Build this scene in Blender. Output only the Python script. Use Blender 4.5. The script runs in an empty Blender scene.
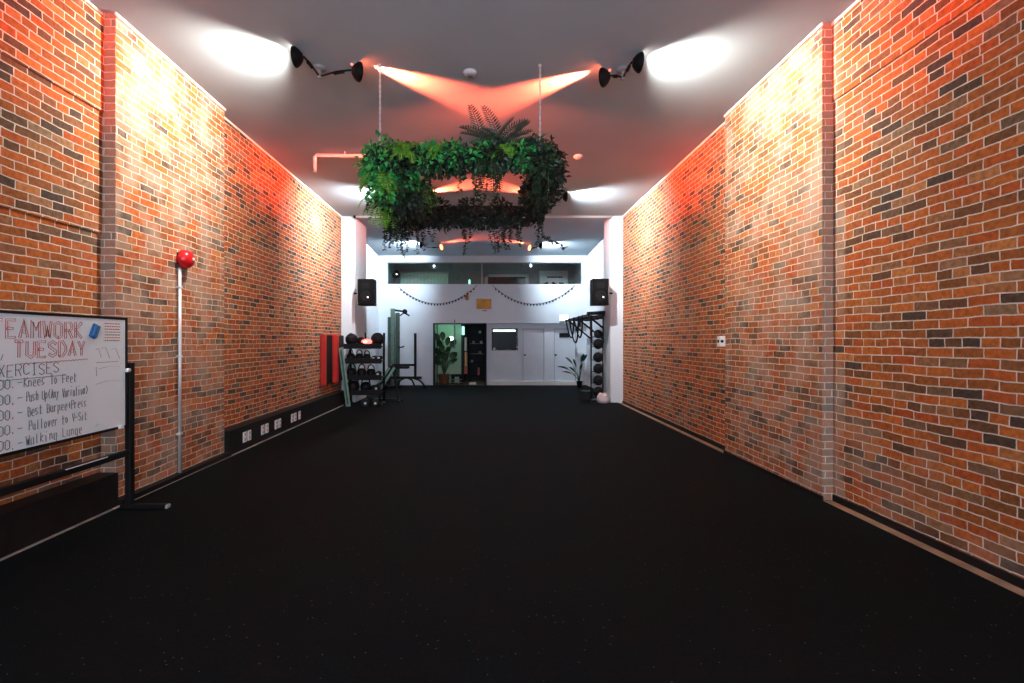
import bpy, math, random
from mathutils import Vector, Matrix
random.seed(7)
PI = math.pi
SC = bpy.context.scene
COL = SC.collection
FPX, VX, VY, CH = 500.0, 487.5, 340.2, 1.6      # focal length in pixels, vanishing point, camera height
H = 4.77                                        # ceiling height
BACK = 17.65


def at(px, py, Y):
    return Vector(((px - VX) * Y / FPX, Y, CH + (VY - py) * Y / FPX))


# ------------------------------------------------------------------ materials
def new_mat(name):
    m = bpy.data.materials.new(name)
    m.use_nodes = True
    nt = m.node_tree
    return m, nt, nt.nodes['Principled BSDF'], nt.nodes, nt.links


def mat(name, col, rough=.6, metal=0., var=.12, scale=8., bump=0., spec=.5, emit=None, es=0.):
    m, nt, b, N, L = new_mat(name)
    b.inputs['Roughness'].default_value = rough
    b.inputs['Metallic'].default_value = metal
    b.inputs['Specular IOR Level'].default_value = spec
    tc = N.new('ShaderNodeTexCoord')
    no = N.new('ShaderNodeTexNoise')
    no.inputs['Scale'].default_value = scale
    no.inputs['Detail'].default_value = 4
    L.new(tc.outputs['Object'], no.inputs['Vector'])
    r = N.new('ShaderNodeValToRGB')
    r.color_ramp.elements[0].position = .3
    r.color_ramp.elements[1].position = .7
    r.color_ramp.elements[0].color = (*[c * (1 - var) for c in col], 1)
    r.color_ramp.elements[1].color = (*[min(1, c * (1 + var)) for c in col], 1)
    L.new(no.outputs['Fac'], r.inputs['Fac'])
    L.new(r.outputs['Color'], b.inputs['Base Color'])
    if bump:
        bp = N.new('ShaderNodeBump')
        bp.inputs['Strength'].default_value = bump
        bp.inputs['Distance'].default_value = .01
        L.new(no.outputs['Fac'], bp.inputs['Height'])
        L.new(bp.outputs['Normal'], b.inputs['Normal'])
    if emit:
        b.inputs['Emission Color'].default_value = (*emit, 1)
        b.inputs['Emission Strength'].default_value = es
    return m


def ramp(N, stops, interp='LINEAR'):
    r = N.new('ShaderNodeValToRGB')
    cr = r.color_ramp
    cr.interpolation = interp
    while len(cr.elements) < len(stops):
        cr.elements.new(.5)
    for e, (p, c) in zip(cr.elements, stops):
        e.position = p
        e.color = (*c, 1) if len(c) == 3 else c
    return r


def brick_mat():
    m, nt, b, N, L = new_mat('old_brick')
    geo = N.new('ShaderNodeNewGeometry')
    sp = N.new('ShaderNodeSeparateXYZ'); L.new(geo.outputs['Position'], sp.inputs[0])
    sn = N.new('ShaderNodeSeparateXYZ'); L.new(geo.outputs['True Normal'], sn.inputs[0])
    ab = N.new('ShaderNodeMath'); ab.operation = 'ABSOLUTE'; L.new(sn.outputs['X'], ab.inputs[0])
    gt = N.new('ShaderNodeMath'); gt.operation = 'GREATER_THAN'; gt.inputs[1].default_value = .5; L.new(ab.outputs[0], gt.inputs[0])
    mx = N.new('ShaderNodeMix'); mx.data_type = 'FLOAT'
    L.new(gt.outputs[0], mx.inputs[0]); L.new(sp.outputs['X'], mx.inputs[2]); L.new(sp.outputs['Y'], mx.inputs[3])
    cb = N.new('ShaderNodeCombineXYZ'); L.new(mx.outputs[0], cb.inputs[0]); L.new(sp.outputs['Z'], cb.inputs[1])

    def noise(scale, detail=3):
        n = N.new('ShaderNodeTexNoise'); n.inputs['Scale'].default_value = scale; n.inputs['Detail'].default_value = detail
        L.new(geo.outputs['Position'], n.inputs['Vector'])
        return n

    vec = cb.outputs[0]
    for sc_, amp in ((2.2, .035), (13, .011), (45, .005)):
        n = noise(sc_, 2)
        s = N.new('ShaderNodeVectorMath'); s.operation = 'SUBTRACT'; s.inputs[1].default_value = (.5, .5, .5)
        L.new(n.outputs['Color'], s.inputs[0])
        k = N.new('ShaderNodeVectorMath'); k.operation = 'SCALE'; k.inputs['Scale'].default_value = amp; L.new(s.outputs[0], k.inputs[0])
        a = N.new('ShaderNodeVectorMath'); a.operation = 'ADD'; L.new(vec, a.inputs[0]); L.new(k.outputs[0], a.inputs[1])
        vec = a.outputs[0]
    br = N.new('ShaderNodeTexBrick')
    br.offset = .5; br.squash = .6; br.squash_frequency = 7
    br.inputs['Color1'].default_value = (0, 0, 0, 1); br.inputs['Color2'].default_value = (1, 1, 1, 1)
    br.inputs['Mortar'].default_value = (.5, .5, .5, 1)
    br.inputs['Scale'].default_value = 1
    br.inputs['Mortar Size'].default_value = .0056
    br.inputs['Mortar Smooth'].default_value = .35
    br.inputs['Brick Width'].default_value = .225
    br.inputs['Row Height'].default_value = .0735
    L.new(vec, br.inputs['Vector'])
    pal = ramp(N, [(0, (0.065, 0.042, 0.031)), (.07, (0.093, 0.049, 0.028)), (.16, (0.174, 0.065, 0.021)), (.28, (0.310, 0.089, 0.019)), (.42, (0.441, 0.108, 0.019)),
                   (.55, (0.381, 0.074, 0.015)), (.68, (0.476, 0.129, 0.023)), (.78, (0.286, 0.086, 0.020)), (.86, (0.163, 0.093, 0.051)), (.93, (0.500, 0.167, 0.042)), (1, (0.207, 0.131, 0.078))])
    L.new(br.outputs['Color'], pal.inputs['Fac'])
    # surface mottling of the clay
    n1 = noise(26, 5)
    r1 = ramp(N, [(.3, (.68, .66, .64)), (.7, (1.25, 1.25, 1.25))]); L.new(n1.outputs['Fac'], r1.inputs['Fac'])
    mu = N.new('ShaderNodeMix'); mu.data_type = 'RGBA'; mu.blend_type = 'MULTIPLY'; mu.inputs[0].default_value = 1
    L.new(pal.outputs['Color'], mu.inputs[6]); L.new(r1.outputs['Color'], mu.inputs[7])
    # cement smears and old lime on some patches; pilasters also get painted lamp washout
    n2 = noise(1.6, 6)
    r2 = ramp(N, [(.56, (0, 0, 0)), (.74, (.32, .32, .32))]); L.new(n2.outputs['Fac'], r2.inputs['Fac'])
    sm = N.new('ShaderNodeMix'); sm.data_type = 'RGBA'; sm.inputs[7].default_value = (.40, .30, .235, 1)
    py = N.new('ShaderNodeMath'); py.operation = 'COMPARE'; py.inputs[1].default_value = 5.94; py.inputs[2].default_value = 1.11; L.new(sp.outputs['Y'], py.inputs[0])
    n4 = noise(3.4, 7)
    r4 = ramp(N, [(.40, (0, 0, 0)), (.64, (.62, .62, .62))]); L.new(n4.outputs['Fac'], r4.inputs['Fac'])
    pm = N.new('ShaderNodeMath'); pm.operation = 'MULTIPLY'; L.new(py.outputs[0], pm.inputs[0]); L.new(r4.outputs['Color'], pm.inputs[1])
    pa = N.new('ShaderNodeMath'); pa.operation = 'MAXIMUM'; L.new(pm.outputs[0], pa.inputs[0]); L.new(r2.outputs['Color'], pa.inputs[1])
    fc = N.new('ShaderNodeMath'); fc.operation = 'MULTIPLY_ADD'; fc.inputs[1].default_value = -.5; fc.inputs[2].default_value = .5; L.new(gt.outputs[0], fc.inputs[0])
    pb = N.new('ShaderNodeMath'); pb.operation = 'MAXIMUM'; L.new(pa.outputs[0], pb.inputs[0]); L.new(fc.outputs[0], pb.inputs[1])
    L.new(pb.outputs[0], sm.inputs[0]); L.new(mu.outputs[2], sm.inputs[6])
    # mortar
    n3 = noise(9, 4)
    r3 = ramp(N, [(.3, (.50, .41, .33)), (.7, (.78, .67, .56))]); L.new(n3.outputs['Fac'], r3.inputs['Fac'])
    mo = N.new('ShaderNodeMix'); mo.data_type = 'RGBA'
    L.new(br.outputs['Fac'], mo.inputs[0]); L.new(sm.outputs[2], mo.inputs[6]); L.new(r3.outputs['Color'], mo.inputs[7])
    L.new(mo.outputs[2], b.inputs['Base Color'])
    b.inputs['Roughness'].default_value = .82
    b.inputs['Specular IOR Level'].default_value = .25
    # relief
    inv = N.new('ShaderNodeMath'); inv.operation = 'SUBTRACT'; inv.inputs[0].default_value = 1; L.new(br.outputs['Fac'], inv.inputs[1])
    ad = N.new('ShaderNodeMath'); ad.operation = 'MULTIPLY_ADD'; ad.inputs[1].default_value = .35
    L.new(n1.outputs['Fac'], ad.inputs[0]); L.new(inv.outputs[0], ad.inputs[2])
    bp = N.new('ShaderNodeBump'); bp.inputs['Strength'].default_value = .8; bp.inputs['Distance'].default_value = .012
    L.new(ad.outputs[0], bp.inputs['Height']); L.new(bp.outputs['Normal'], b.inputs['Normal'])
    return m


def rubber_mat():
    m, nt, b, N, L = new_mat('black_rubber_floor')
    tc = N.new('ShaderNodeTexCoord')
    v = N.new('ShaderNodeTexVoronoi'); v.inputs['Scale'].default_value = 42
    L.new(tc.outputs['Object'], v.inputs['Vector'])
    n = N.new('ShaderNodeTexNoise'); n.inputs['Scale'].default_value = 60; n.inputs['Detail'].default_value = 4
    L.new(tc.outputs['Object'], n.inputs['Vector'])
    # sparse pale flecks: a small disc in the few cells whose random value is high
    sx = N.new('ShaderNodeSeparateColor'); L.new(v.outputs['Color'], sx.inputs[0])
    g = N.new('ShaderNodeMath'); g.operation = 'GREATER_THAN'; g.inputs[1].default_value = .93; L.new(sx.outputs[0], g.inputs[0])
    d = N.new('ShaderNodeMath'); d.operation = 'LESS_THAN'; d.inputs[1].default_value = .16; L.new(v.outputs['Distance'], d.inputs[0])
    mul = N.new('ShaderNodeMath'); mul.operation = 'MULTIPLY'; L.new(g.outputs[0], mul.inputs[0]); L.new(d.outputs[0], mul.inputs[1])
    r = ramp(N, [(.3, (.0009, .0020, .0024)), (.7, (.0032, .0060, .0068))]); L.new(n.outputs['Fac'], r.inputs['Fac'])
    mx = N.new('ShaderNodeMix'); mx.data_type = 'RGBA'; mx.inputs[7].default_value = (.12, .12, .12, 1)
    L.new(mul.outputs[0], mx.inputs[0]); L.new(r.outputs['Color'], mx.inputs[6])
    L.new(mx.outputs[2], b.inputs['Base Color'])
    b.inputs['Roughness'].default_value = .8
    b.inputs['Specular IOR Level'].default_value = .08
    bp = N.new('ShaderNodeBump'); bp.inputs['Strength'].default_value = .25; bp.inputs['Distance'].default_value = .004
    L.new(n.outputs['Fac'], bp.inputs['Height']); L.new(bp.outputs['Normal'], b.inputs['Normal'])
    return m


def leaf_mat(name, c0, c1, rough=.45):
    m, nt, b, N, L = new_mat(name)
    g = N.new('ShaderNodeNewGeometry')
    r = ramp(N, [(0, c0), (1, c1)]); L.new(g.outputs['Random Per Island'], r.inputs['Fac'])
    L.new(r.outputs['Color'], b.inputs['Base Color'])
    b.inputs['Roughness'].default_value = rough
    return m


def glass_mat(name, tint):
    m, nt, b, N, L = new_mat(name)
    out = N['Material Output']
    t = N.new('ShaderNodeBsdfTransparent'); t.inputs[0].default_value = (*tint, 1)
    g = N.new('ShaderNodeBsdfGlossy'); g.inputs['Roughness'].default_value = .03
    fr = N.new('ShaderNodeFresnel'); fr.inputs[0].default_value = 1.45
    mx = N.new('ShaderNodeMixShader')
    L.new(fr.outputs[0], mx.inputs[0]); L.new(t.outputs[0], mx.inputs[1]); L.new(g.outputs[0], mx.inputs[2])
    L.new(mx.outputs[0], out.inputs['Surface'])
    return m


M = {
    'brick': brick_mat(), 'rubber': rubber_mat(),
    'ceil': mat('ceiling_paint', (.45, .525, .575), .75, var=.04, scale=1.5, bump=.05),
    'white': mat('white_paint', (.71, .76, .80), .6, var=.03, scale=2),
    'cornice': mat('cornice_paint', (.78, .74, .68), .6, var=.04),
    'base': mat('dark_skirting', (.009, .0075, .0075), .55, var=.3, spec=.2),
    'strip': mat('bare_floor_strip', (.30, .17, .10), .8, var=.3, scale=6, bump=.2),
    'edge': mat('pale_edge_trim', (.32, .27, .24), .6, var=.25),
    'black': mat('black_metal', (.006, .006, .0065), .5, var=.2, spec=.2),
    'blackp': mat('black_plastic', (.005, .005, .0055), .6, var=.2, spec=.15),
    'iron': mat('cast_iron', (.008, .008, .009), .5, var=.25, bump=.1, spec=.25),
    'rubb': mat('black_ball_rubber', (.007, .007, .0075), .7, var=.3, scale=30, bump=.2, spec=.2),
    'chrome': mat('chrome', (.75, .75, .77), .18, 1., var=.05),
    'steel': mat('steel_pipe', (.80, .80, .80), .35, .45, var=.05),
    'board': mat('whiteboard_enamel', (.78, .82, .83), .35, var=.03, scale=1.5),
    'inkr': mat('red_marker', (.50, .10, .08), .6), 'inkk': mat('black_marker', (.10, .105, .11), .6),
    'inkg': mat('wiped_marker', (.42, .45, .47), .6),
    'blue': mat('blue_felt', (.015, .09, .24), .7), 'paper': mat('paper', (.78, .77, .76), .8, var=.03),
    'red': mat('glossy_red', (.55, .012, .016), .22, var=.08), 'redv': mat('red_vinyl', (.50, .025, .018), .4, var=.12),
    'whitep': mat('white_plastic', (.78, .78, .77), .4, var=.03),
    'palegreen': mat('pale_green_steel', (.20, .32, .26), .45, .3, var=.15),
    'midgreen': mat('mid_green_steel', (.11, .18, .145), .45, .3, var=.2),  # cable machine steel with the hallway's green light put into its colour
    'darkgreen': mat('dark_green_steel', (.05, .09, .07), .45, .3, var=.2),  # on the cable machine, the same green hallway light painted in
    'orange': mat('orange_print', (.62, .27, .04), .7, var=.25, scale=5), 'orangeb': mat('orange_paper', (.62, .16, .05), .7),
    'wood': mat('pale_wood', (.42, .26, .14), .55, var=.2, scale=14), 'pot': mat('brown_pot', (.20, .09, .05), .6, var=.25),
    'tan': mat('tan_card', (.55, .32, .16), .7), 'soil': mat('soil', (.02, .014, .01), .9, bump=.4),
    'doorw': mat('door_paint', (.68, .73, .78), .5, var=.02), 'dark': mat('dark_interior', (.03, .03, .032), .8),
    'mezz': mat('grey_interior', (.13, .135, .14), .8, var=.08),
    'greenw': mat('pale_green_paint', (.42, .60, .48), .7, var=.05), 'blind': mat('pale_green_blind', (.34, .48, .40), .7, var=.06),
    'greypanel': mat('grey_panel', (.30, .32, .32), .6, var=.06),
    'darkglass': mat('dark_glass', (.010, .012, .012), .2, var=.2, spec=.06), 'clear': glass_mat('clear_glass', (.92, .96, .95)),
    'grille': mat('speaker_grille', (.005, .005, .0055), .7, spec=.12, var=.2, scale=60, bump=.3),
    'ply': mat('speaker_side_wood', (.34, .26, .20), .6, var=.15, scale=10),
    'ball': mat('bag_fabric', (.72, .60, .60), .75, var=.12, bump=.4), 'strap': mat('black_band', (.008, .008, .009), .7, spec=.2),
    'ivy': leaf_mat('ivy_leaf', (.010, .026, .012), (.05, .11, .045)),
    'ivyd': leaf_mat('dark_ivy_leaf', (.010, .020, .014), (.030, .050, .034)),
    'fern': leaf_mat('bright_fern_leaf', (.08, .27, .02), (.28, .60, .06)),
    'box': leaf_mat('emerald_leaf', (.015, .24, .05), (.09, .54, .12)),
    'palm': leaf_mat('palm_leaf', (.05, .08, .06), (.14, .19, .14)),
    'plant': leaf_mat('plant_leaf', (.012, .045, .016), (.035, .10, .035)),
    'eyellow': mat('lamp_white', (1, 1, 1), emit=(1, .9, .78), es=7), 'eorange': mat('lamp_orange', (1, .3, .1), emit=(1, .15, .05), es=12),
    'egreen': mat('lit_sign', (.8, 1, .9), emit=(.75, 1, .88), es=2.2), 'ered': mat('lit_red', (1, .1, .1), emit=(1, .10, .07), es=4.5),
    'epink': mat('lit_core', (1, .6, .55), emit=(1, .5, .45), es=6),
    'ewhite': mat('small_light', (1, 1, 1), emit=(1, 1, 1), es=2.5), 'ecyan': mat('lit_cyan', (.5, 1, .9), emit=(.42, 1, .85), es=1.3),
}


# ------------------------------------------------------------------ mesh builder
class MB:
    def __init__(s):
        s.v, s.f, s.sm = [], [], []

    def _add(s, vs, fs, smooth=False):
        o = len(s.v)
        s.v += [tuple(p) for p in vs]
        s.f += [tuple(i + o for i in f) for f in fs]
        s.sm += [smooth] * len(fs)
        return s

    def box(s, x0, x1, y0, y1, z0, z1, mtx=None):
        vs = [Vector((x, y, z)) for z in (z0, z1) for y in (y0, y1) for x in (x0, x1)]
        if mtx: vs = [mtx @ p for p in vs]
        return s._add(vs, [(0, 2, 3, 1), (4, 5, 7, 6), (0, 1, 5, 4), (2, 6, 7, 3), (0, 4, 6, 2), (1, 3, 7, 5)])

    def rbox(s, x0, x1, y0, y1, z0, z1, c=.01, mtx=None):
        """box with chamfered edges"""
        X, Y, Z = (x0, x1), (y0, y1), (z0, z1)
        vs, idx = [], {}
        for i in (0, 1):
            for j in (0, 1):
                for k in (0, 1):
                    dx, dy, dz = c * (1 - 2 * i), c * (1 - 2 * j), c * (1 - 2 * k)
                    for a, p in (('x', (X[i], Y[j] + dy, Z[k] + dz)), ('y', (X[i] + dx, Y[j], Z[k] + dz)), ('z', (X[i] + dx, Y[j] + dy, Z[k]))):
                        idx[(i, j, k, a)] = len(vs); vs.append(Vector(p))
        fs = []
        q = [(0, 0), (1, 0), (1, 1), (0, 1)]
        for i in (0, 1):
            fs.append([idx[(i, a, b, 'x')] for a, b in q]); fs.append([idx[(a, i, b, 'y')] for a, b in q]); fs.append([idx[(a, b, i, 'z')] for a, b in q])
        for a in (0, 1):
            for b in (0, 1):
                fs.append([idx[(0, a, b, 'y')], idx[(1, a, b, 'y')], idx[(1, a, b, 'z')], idx[(0, a, b, 'z')]])
                fs.append([idx[(a, 0, b, 'x')], idx[(a, 1, b, 'x')], idx[(a, 1, b, 'z')], idx[(a, 0, b, 'z')]])
                fs.append([idx[(a, b, 0, 'x')], idx[(a, b, 1, 'x')], idx[(a, b, 1, 'y')], idx[(a, b, 0, 'y')]])
        for i in (0, 1):
            for j in (0, 1):
                for k in (0, 1):
                    fs.append([idx[(i, j, k, 'x')], idx[(i, j, k, 'y')], idx[(i, j, k, 'z')]])
        if mtx: vs = [mtx @ p for p in vs]
        return s._add(vs, fs)

    def tube(s, pts, r, n=8, cap=True, closed=False):
        pts = [Vector(p) for p in pts]
        rs = r if isinstance(r, (list, tuple)) else [r] * len(pts)
        m = len(pts)
        vs, fs = [], []
        up = None
        for i, p in enumerate(pts):
            if closed:
                t = (pts[(i + 1) % m] - pts[i - 1]).normalized()
            else:
                t = (pts[min(i + 1, m - 1)] - pts[max(i - 1, 0)]).normalized()
            if up is None:
                up = t.orthogonal().normalized()
            up = (up - t * up.dot(t))
            up = up.normalized() if up.length > 1e-6 else t.orthogonal().normalized()
            w = t.cross(up)
            for k in range(n):
                a = 2 * PI * k / n
                vs.append(p + (up * math.cos(a) + w * math.sin(a)) * rs[i])
        for i in range(m if closed else m - 1):
            j = (i + 1) % m
            for k in range(n):
                fs.append((i * n + k, i * n + (k + 1) % n, j * n + (k + 1) % n, j * n + k))
        s._add(vs, fs, True)
        if cap and not closed:
            s._add(vs[:n], [tuple(range(n))[::-1]]); s._add(vs[-n:], [tuple(range(n))])
        return s

    def bar(s, a, b, w, h=None, up=(0, 0, 1)):
        """square bar from a to b"""
        a, b = Vector(a), Vector(b); h = h or w
        t = (b - a).normalized(); u = Vector(up)
        if abs(t.dot(u)) > .98: u = Vector((1, 0, 0))
        x = t.cross(u).normalized(); z = x.cross(t)
        vs = [p + x * (sx * w / 2) + z * (sz * h / 2) for p in (a, b) for sx, sz in ((-1, -1), (1, -1), (1, 1), (-1, 1))]
        return s._add(vs, [(3, 2, 1, 0), (4, 5, 6, 7), (0, 1, 5, 4), (1, 2, 6, 5), (2, 3, 7, 6), (3, 0, 4, 7)])

    def lathe(s, prof, c=(0, 0, 0), axis=(0, 0, 1), n=20):
        """prof: list of (radius, height along axis)"""
        q = Vector((0, 0, 1)).rotation_difference(Vector(axis))
        c = Vector(c)
        vs, fs = [], []
        for r, h in prof:
            for k in range(n):
                a = 2 * PI * k / n
                vs.append(c + q @ Vector((r * math.cos(a), r * math.sin(a), h)))
        for i in range(len(prof) - 1):
            for k in range(n):
                fs.append((i * n + k, i * n + (k + 1) % n, (i + 1) * n + (k + 1) % n, (i + 1) * n + k))
        s._add(vs, fs, True)
        if prof[0][0] > 1e-4: s._add(vs[:n], [tuple(range(n))[::-1]])
        if prof[-1][0] > 1e-4: s._add(vs[-n:], [tuple(range(n))])
        return s

    def ball(s, c, r, n=14, sq=(1, 1, 1)):
        c = Vector(c)
        vs, fs = [], []
        m = n // 2
        for i in range(m + 1):
            t = PI * i / m
            for k in range(n):
                a = 2 * PI * k / n
                vs.append(c + Vector((r * sq[0] * math.sin(t) * math.cos(a), r * sq[1] * math.sin(t) * math.sin(a), r * sq[2] * math.cos(t))))
        for i in range(m):
            for k in range(n):
                fs.append((i * n + k, (i + 1) * n + k, (i + 1) * n + (k + 1) % n, i * n + (k + 1) % n))
        return s._add(vs, fs, True)

    def leaf(s, p, d, nrm, ln, w, droop=.2):
        """one folded pointed leaf: two halves meeting at the midrib"""
        d = d.normalized(); x = d.cross(nrm)
        if x.length < 1e-4: x = d.orthogonal()
        x.normalize(); nn = x.cross(d)
        a = p; m = p + d * ln * .5 + nn * ln * .08; t = p + d * ln - nn * ln * droop
        l = p + d * ln * .42 + x * w / 2 - nn * w * .12; r = p + d * ln * .42 - x * w / 2 - nn * w * .12
        return s._add([a, l, t, m, r], [(0, 1, 3), (1, 2, 3), (0, 3, 4), (3, 2, 4)])

    def build(s, name, m, parent=None, inv=True):
        me = bpy.data.meshes.new(name)
        me.from_pydata(s.v, [], s.f)
        me.polygons.foreach_set('use_smooth', s.sm)
        me.materials.append(M[m] if isinstance(m, str) else m)
        me.update()
        import bmesh
        bm = bmesh.new(); bm.from_mesh(me)
        bmesh.ops.remove_doubles(bm, verts=bm.verts, dist=1e-5)
        if inv: bmesh.ops.recalc_face_normals(bm, faces=bm.faces)
        bm.to_mesh(me); bm.free()
        o = bpy.data.objects.new(name, me)
        COL.objects.link(o)
        if parent: put(o, parent)
        return o


def put(o, parent):
    """geometry is given in world coordinates; keep it there under a parent that sits at its own base"""
    bpy.context.view_layer.update()
    o.parent = parent
    root = parent
    loc = Vector((0, 0, 0))
    while root:
        loc += root.location; root = root.parent
    if o.type == 'MESH' and o.location.length == 0:
        o.data.transform(Matrix.Translation(-loc))
    else:
        o.location -= loc


def tag(o, label, cat, group=None):
    o['label'] = label; o['category'] = cat
    if group: o['group'] = group
    return o


def thing(name, loc, label, cat, group=None):
    o = bpy.data.objects.new(name, None); o.empty_display_size = .1
    COL.objects.link(o); o.location = loc
    return tag(o, label, cat, group)


def solo(mb, name, m, label, cat, group=None, loc=None):
    """a thing that is one mesh; its origin goes to the centre of its base"""
    o = mb.build(name, m)
    return base_origin(tag(o, label, cat, group))


def base_origin(o):
    xs = [v.co for v in o.data.vertices]
    c = Vector(((min(p.x for p in xs) + max(p.x for p in xs)) / 2, (min(p.y for p in xs) + max(p.y for p in xs)) / 2, min(p.z for p in xs)))
    o.data.transform(Matrix.Translation(-c)); o.location = c
    return o


def struct(mb, name, m, parent=None):
    o = mb.build(name, m, parent)
    if not parent: o['kind'] = 'structure'
    return o


def copy_tree(o, parent=None):
    c = o.copy(); COL.objects.link(c)
    if parent: c.parent = parent
    for ch in list(o.children):
        copy_tree(ch, c)
    return c


# ------------------------------------------------------------------ camera
cd = bpy.data.cameras.new('camera'); cam = bpy.data.objects.new('camera', cd); COL.objects.link(cam)
cam.location = (0, 0, CH); cam.rotation_euler = (PI / 2, 0, 0)
cd.sensor_width = 36; cd.lens = FPX / 1024 * 36
cd.shift_x = (512 - VX) / 1024; cd.shift_y = -(341.5 - VY) / 1024
cd.clip_start = .05
SC.camera = cam
vs = SC.view_settings
vs.view_transform = 'Standard'; vs.look = 'None'; vs.gamma = 1; vs.use_curve_mapping = False; vs.exposure = .15
SC.cycles.use_denoising = True
SC.cycles.max_bounces = 10; SC.cycles.diffuse_bounces = 6; SC.cycles.transparent_max_bounces = 16
SC.cycles.sample_clamp_indirect = 6

# ------------------------------------------------------------------ room shell
FRONT = -3.0
XL, XR, PL, PR = -3.74, 3.456, -3.60, 3.347          # bay walls and pilaster faces
struct(MB().box(-4.2, 4.0, FRONT - .3, 22.5, -.2, 0), 'floor', 'strip')
struct(MB().box(-3.5, 3.318, FRONT, 12.9, 0, .012).box(-3.84, 3.5, 12.9, 17.64, 0, .012), 'floor_rubber', 'rubber')
c = MB().box(-4.2, 4.0, FRONT - .3, 13.4, H, H + .2)
c._add([(-4.2, 13.4, H), (4, 13.4, H), (4, 17.9, 4.575), (-4.2, 17.9, 4.575), (-4.2, 13.4, H + .2), (4, 13.4, H + .2), (4, 17.9, H + .2), (-4.2, 17.9, H + .2)],
       [(0, 1, 2, 3), (4, 7, 6, 5), (0, 4, 5, 1), (1, 5, 6, 2), (2, 6, 7, 3), (3, 7, 4, 0)])
struct(c, 'ceiling', 'ceil')
wl = MB().box(-4.1, XL, FRONT, 12.82, 0, H).box(XL - .02, PL, 4.84, 6.84, 0, H)
wl.box(XL - .02, XL + .03, FRONT, 4.84, 3.80, H - .035)       # brickwork stepping out above a dark joint
wl.box(XL - .02, XL + .016, FRONT, 4.84, 2.63, 3.80)
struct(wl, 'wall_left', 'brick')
wr = MB().box(XR, 3.8, FRONT, 12.78, 0, H).box(PR, XR + .02, 5.0, 7.04, 0, H)
wr.box(XR - .014, XR + .02, FRONT, 5.0, 3.98, H - .035)
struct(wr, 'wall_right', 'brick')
# front wall with its shop window and door opening, behind the camera
wf = MB().box(-4.1, -3.2, FRONT - .2, FRONT, 0, H).box(3.0, 3.8, FRONT - .2, FRONT, 0, H).box(-3.2, 3.0, FRONT - .2, FRONT, 3.6, H).box(-3.2, 3.0, FRONT - .2, FRONT, 0, .6)
struct(wf, 'wall_front', 'white')
# rear part: white columns and side walls
cl = MB().box(-3.95, -3.385, 12.8, 13.97, 0, H - .001); struct(cl, 'wall_left_column', 'white')
cr = MB().box(3.136, 3.62, 12.75, 13.46, 0, H - .001); struct(cr, 'wall_right_column', 'white')
struct(MB().box(-4.1, -3.845, 13.9, 18.3, 0, H + .1), 'wall_left_rear', 'white')
struct(MB().box(3.53, 3.8, 13.4, 18.3, 0, H + .1), 'wall_right_rear', 'white')
# cornices and skirting
k = MB().box(XL, XL + .016, FRONT, 4.84, H - .03, H).box(PL, PL + .014, 4.826, 6.854, H - .03, H).box(XL, XL + .016, 6.84, 12.8, H - .03, H)
struct(k, 'trim_1', 'cornice')
k = MB().box(XR - .016, XR, FRONT, 5.0, H - .03, H).box(PR - .014, PR, 4.986, 7.054, H - .03, H).box(XR - .016, XR, 7.04, 12.75, H - .03, H)
struct(k, 'trim_2', 'cornice')
struct(MB().box(XL, PL + .055, FRONT, 4.80, 0, .33).box(XL, PL + .06, 6.86, 12.45, 0, .35).box(PL - .01, PL + .09, 4.80, 6.86, 0, .065), 'baseboard_left', 'base')
struct(MB().box(XR - .02, XR, FRONT, 4.98, 0, .062).box(PR - .015, PR, 4.98, 7.06, 0, .045).box(XR - .02, XR, 7.06, 12.75, 0, .062), 'baseboard_right', 'base')
struct(MB().box(-3.535, -3.50, FRONT, 12.5, 0, .016), 'trim_3', 'edge')

# back wall with the mezzanine opening, the passage opening and the recessed door wall
BT = .25
b = MB()
b.box(-4.0, 3.7, BACK, BACK + BT, 4.36, 4.8).box(-4.0, -3.55, BACK, BACK + BT, 3.58, 4.36).box(3.34, 3.7, BACK, BACK + BT, 3.58, 4.36)
b.box(-4.0, 3.7, BACK, BACK + BT, 2.2, 3.58).box(-4.0, -1.92, BACK, BACK + BT, 0, 2.2)
struct(b, 'wall_back', 'white')
b = MB()
Yr = BACK + .25
b.box(-.03, .15, Yr, Yr + .15, 0, 2.45).box(.15, 1.09, Yr, Yr + .15, 0, 1.235).box(.15, 1.09, Yr, Yr + .15, 2.02, 2.45)
b.box(1.09, 1.23, Yr, Yr + .15, 0, 2.45).box(1.23, 2.06, Yr, Yr + .15, 2.04, 2.45).box(2.06, 2.356, Yr, Yr + .15, 0, 2.45)
b.box(2.356, 3.19, Yr, Yr + .15, 2.04, 2.45).box(3.19, 3.6, Yr, Yr + .15, 0, 2.45).box(1.23, 3.19, Yr, Yr + .15, 0, .14)
struct(b, 'wall_back_partition', 'white')
struct(MB().box(-.03, 3.2, Yr - .13, Yr, 0, .135), 'trim_4', 'cornice')


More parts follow.
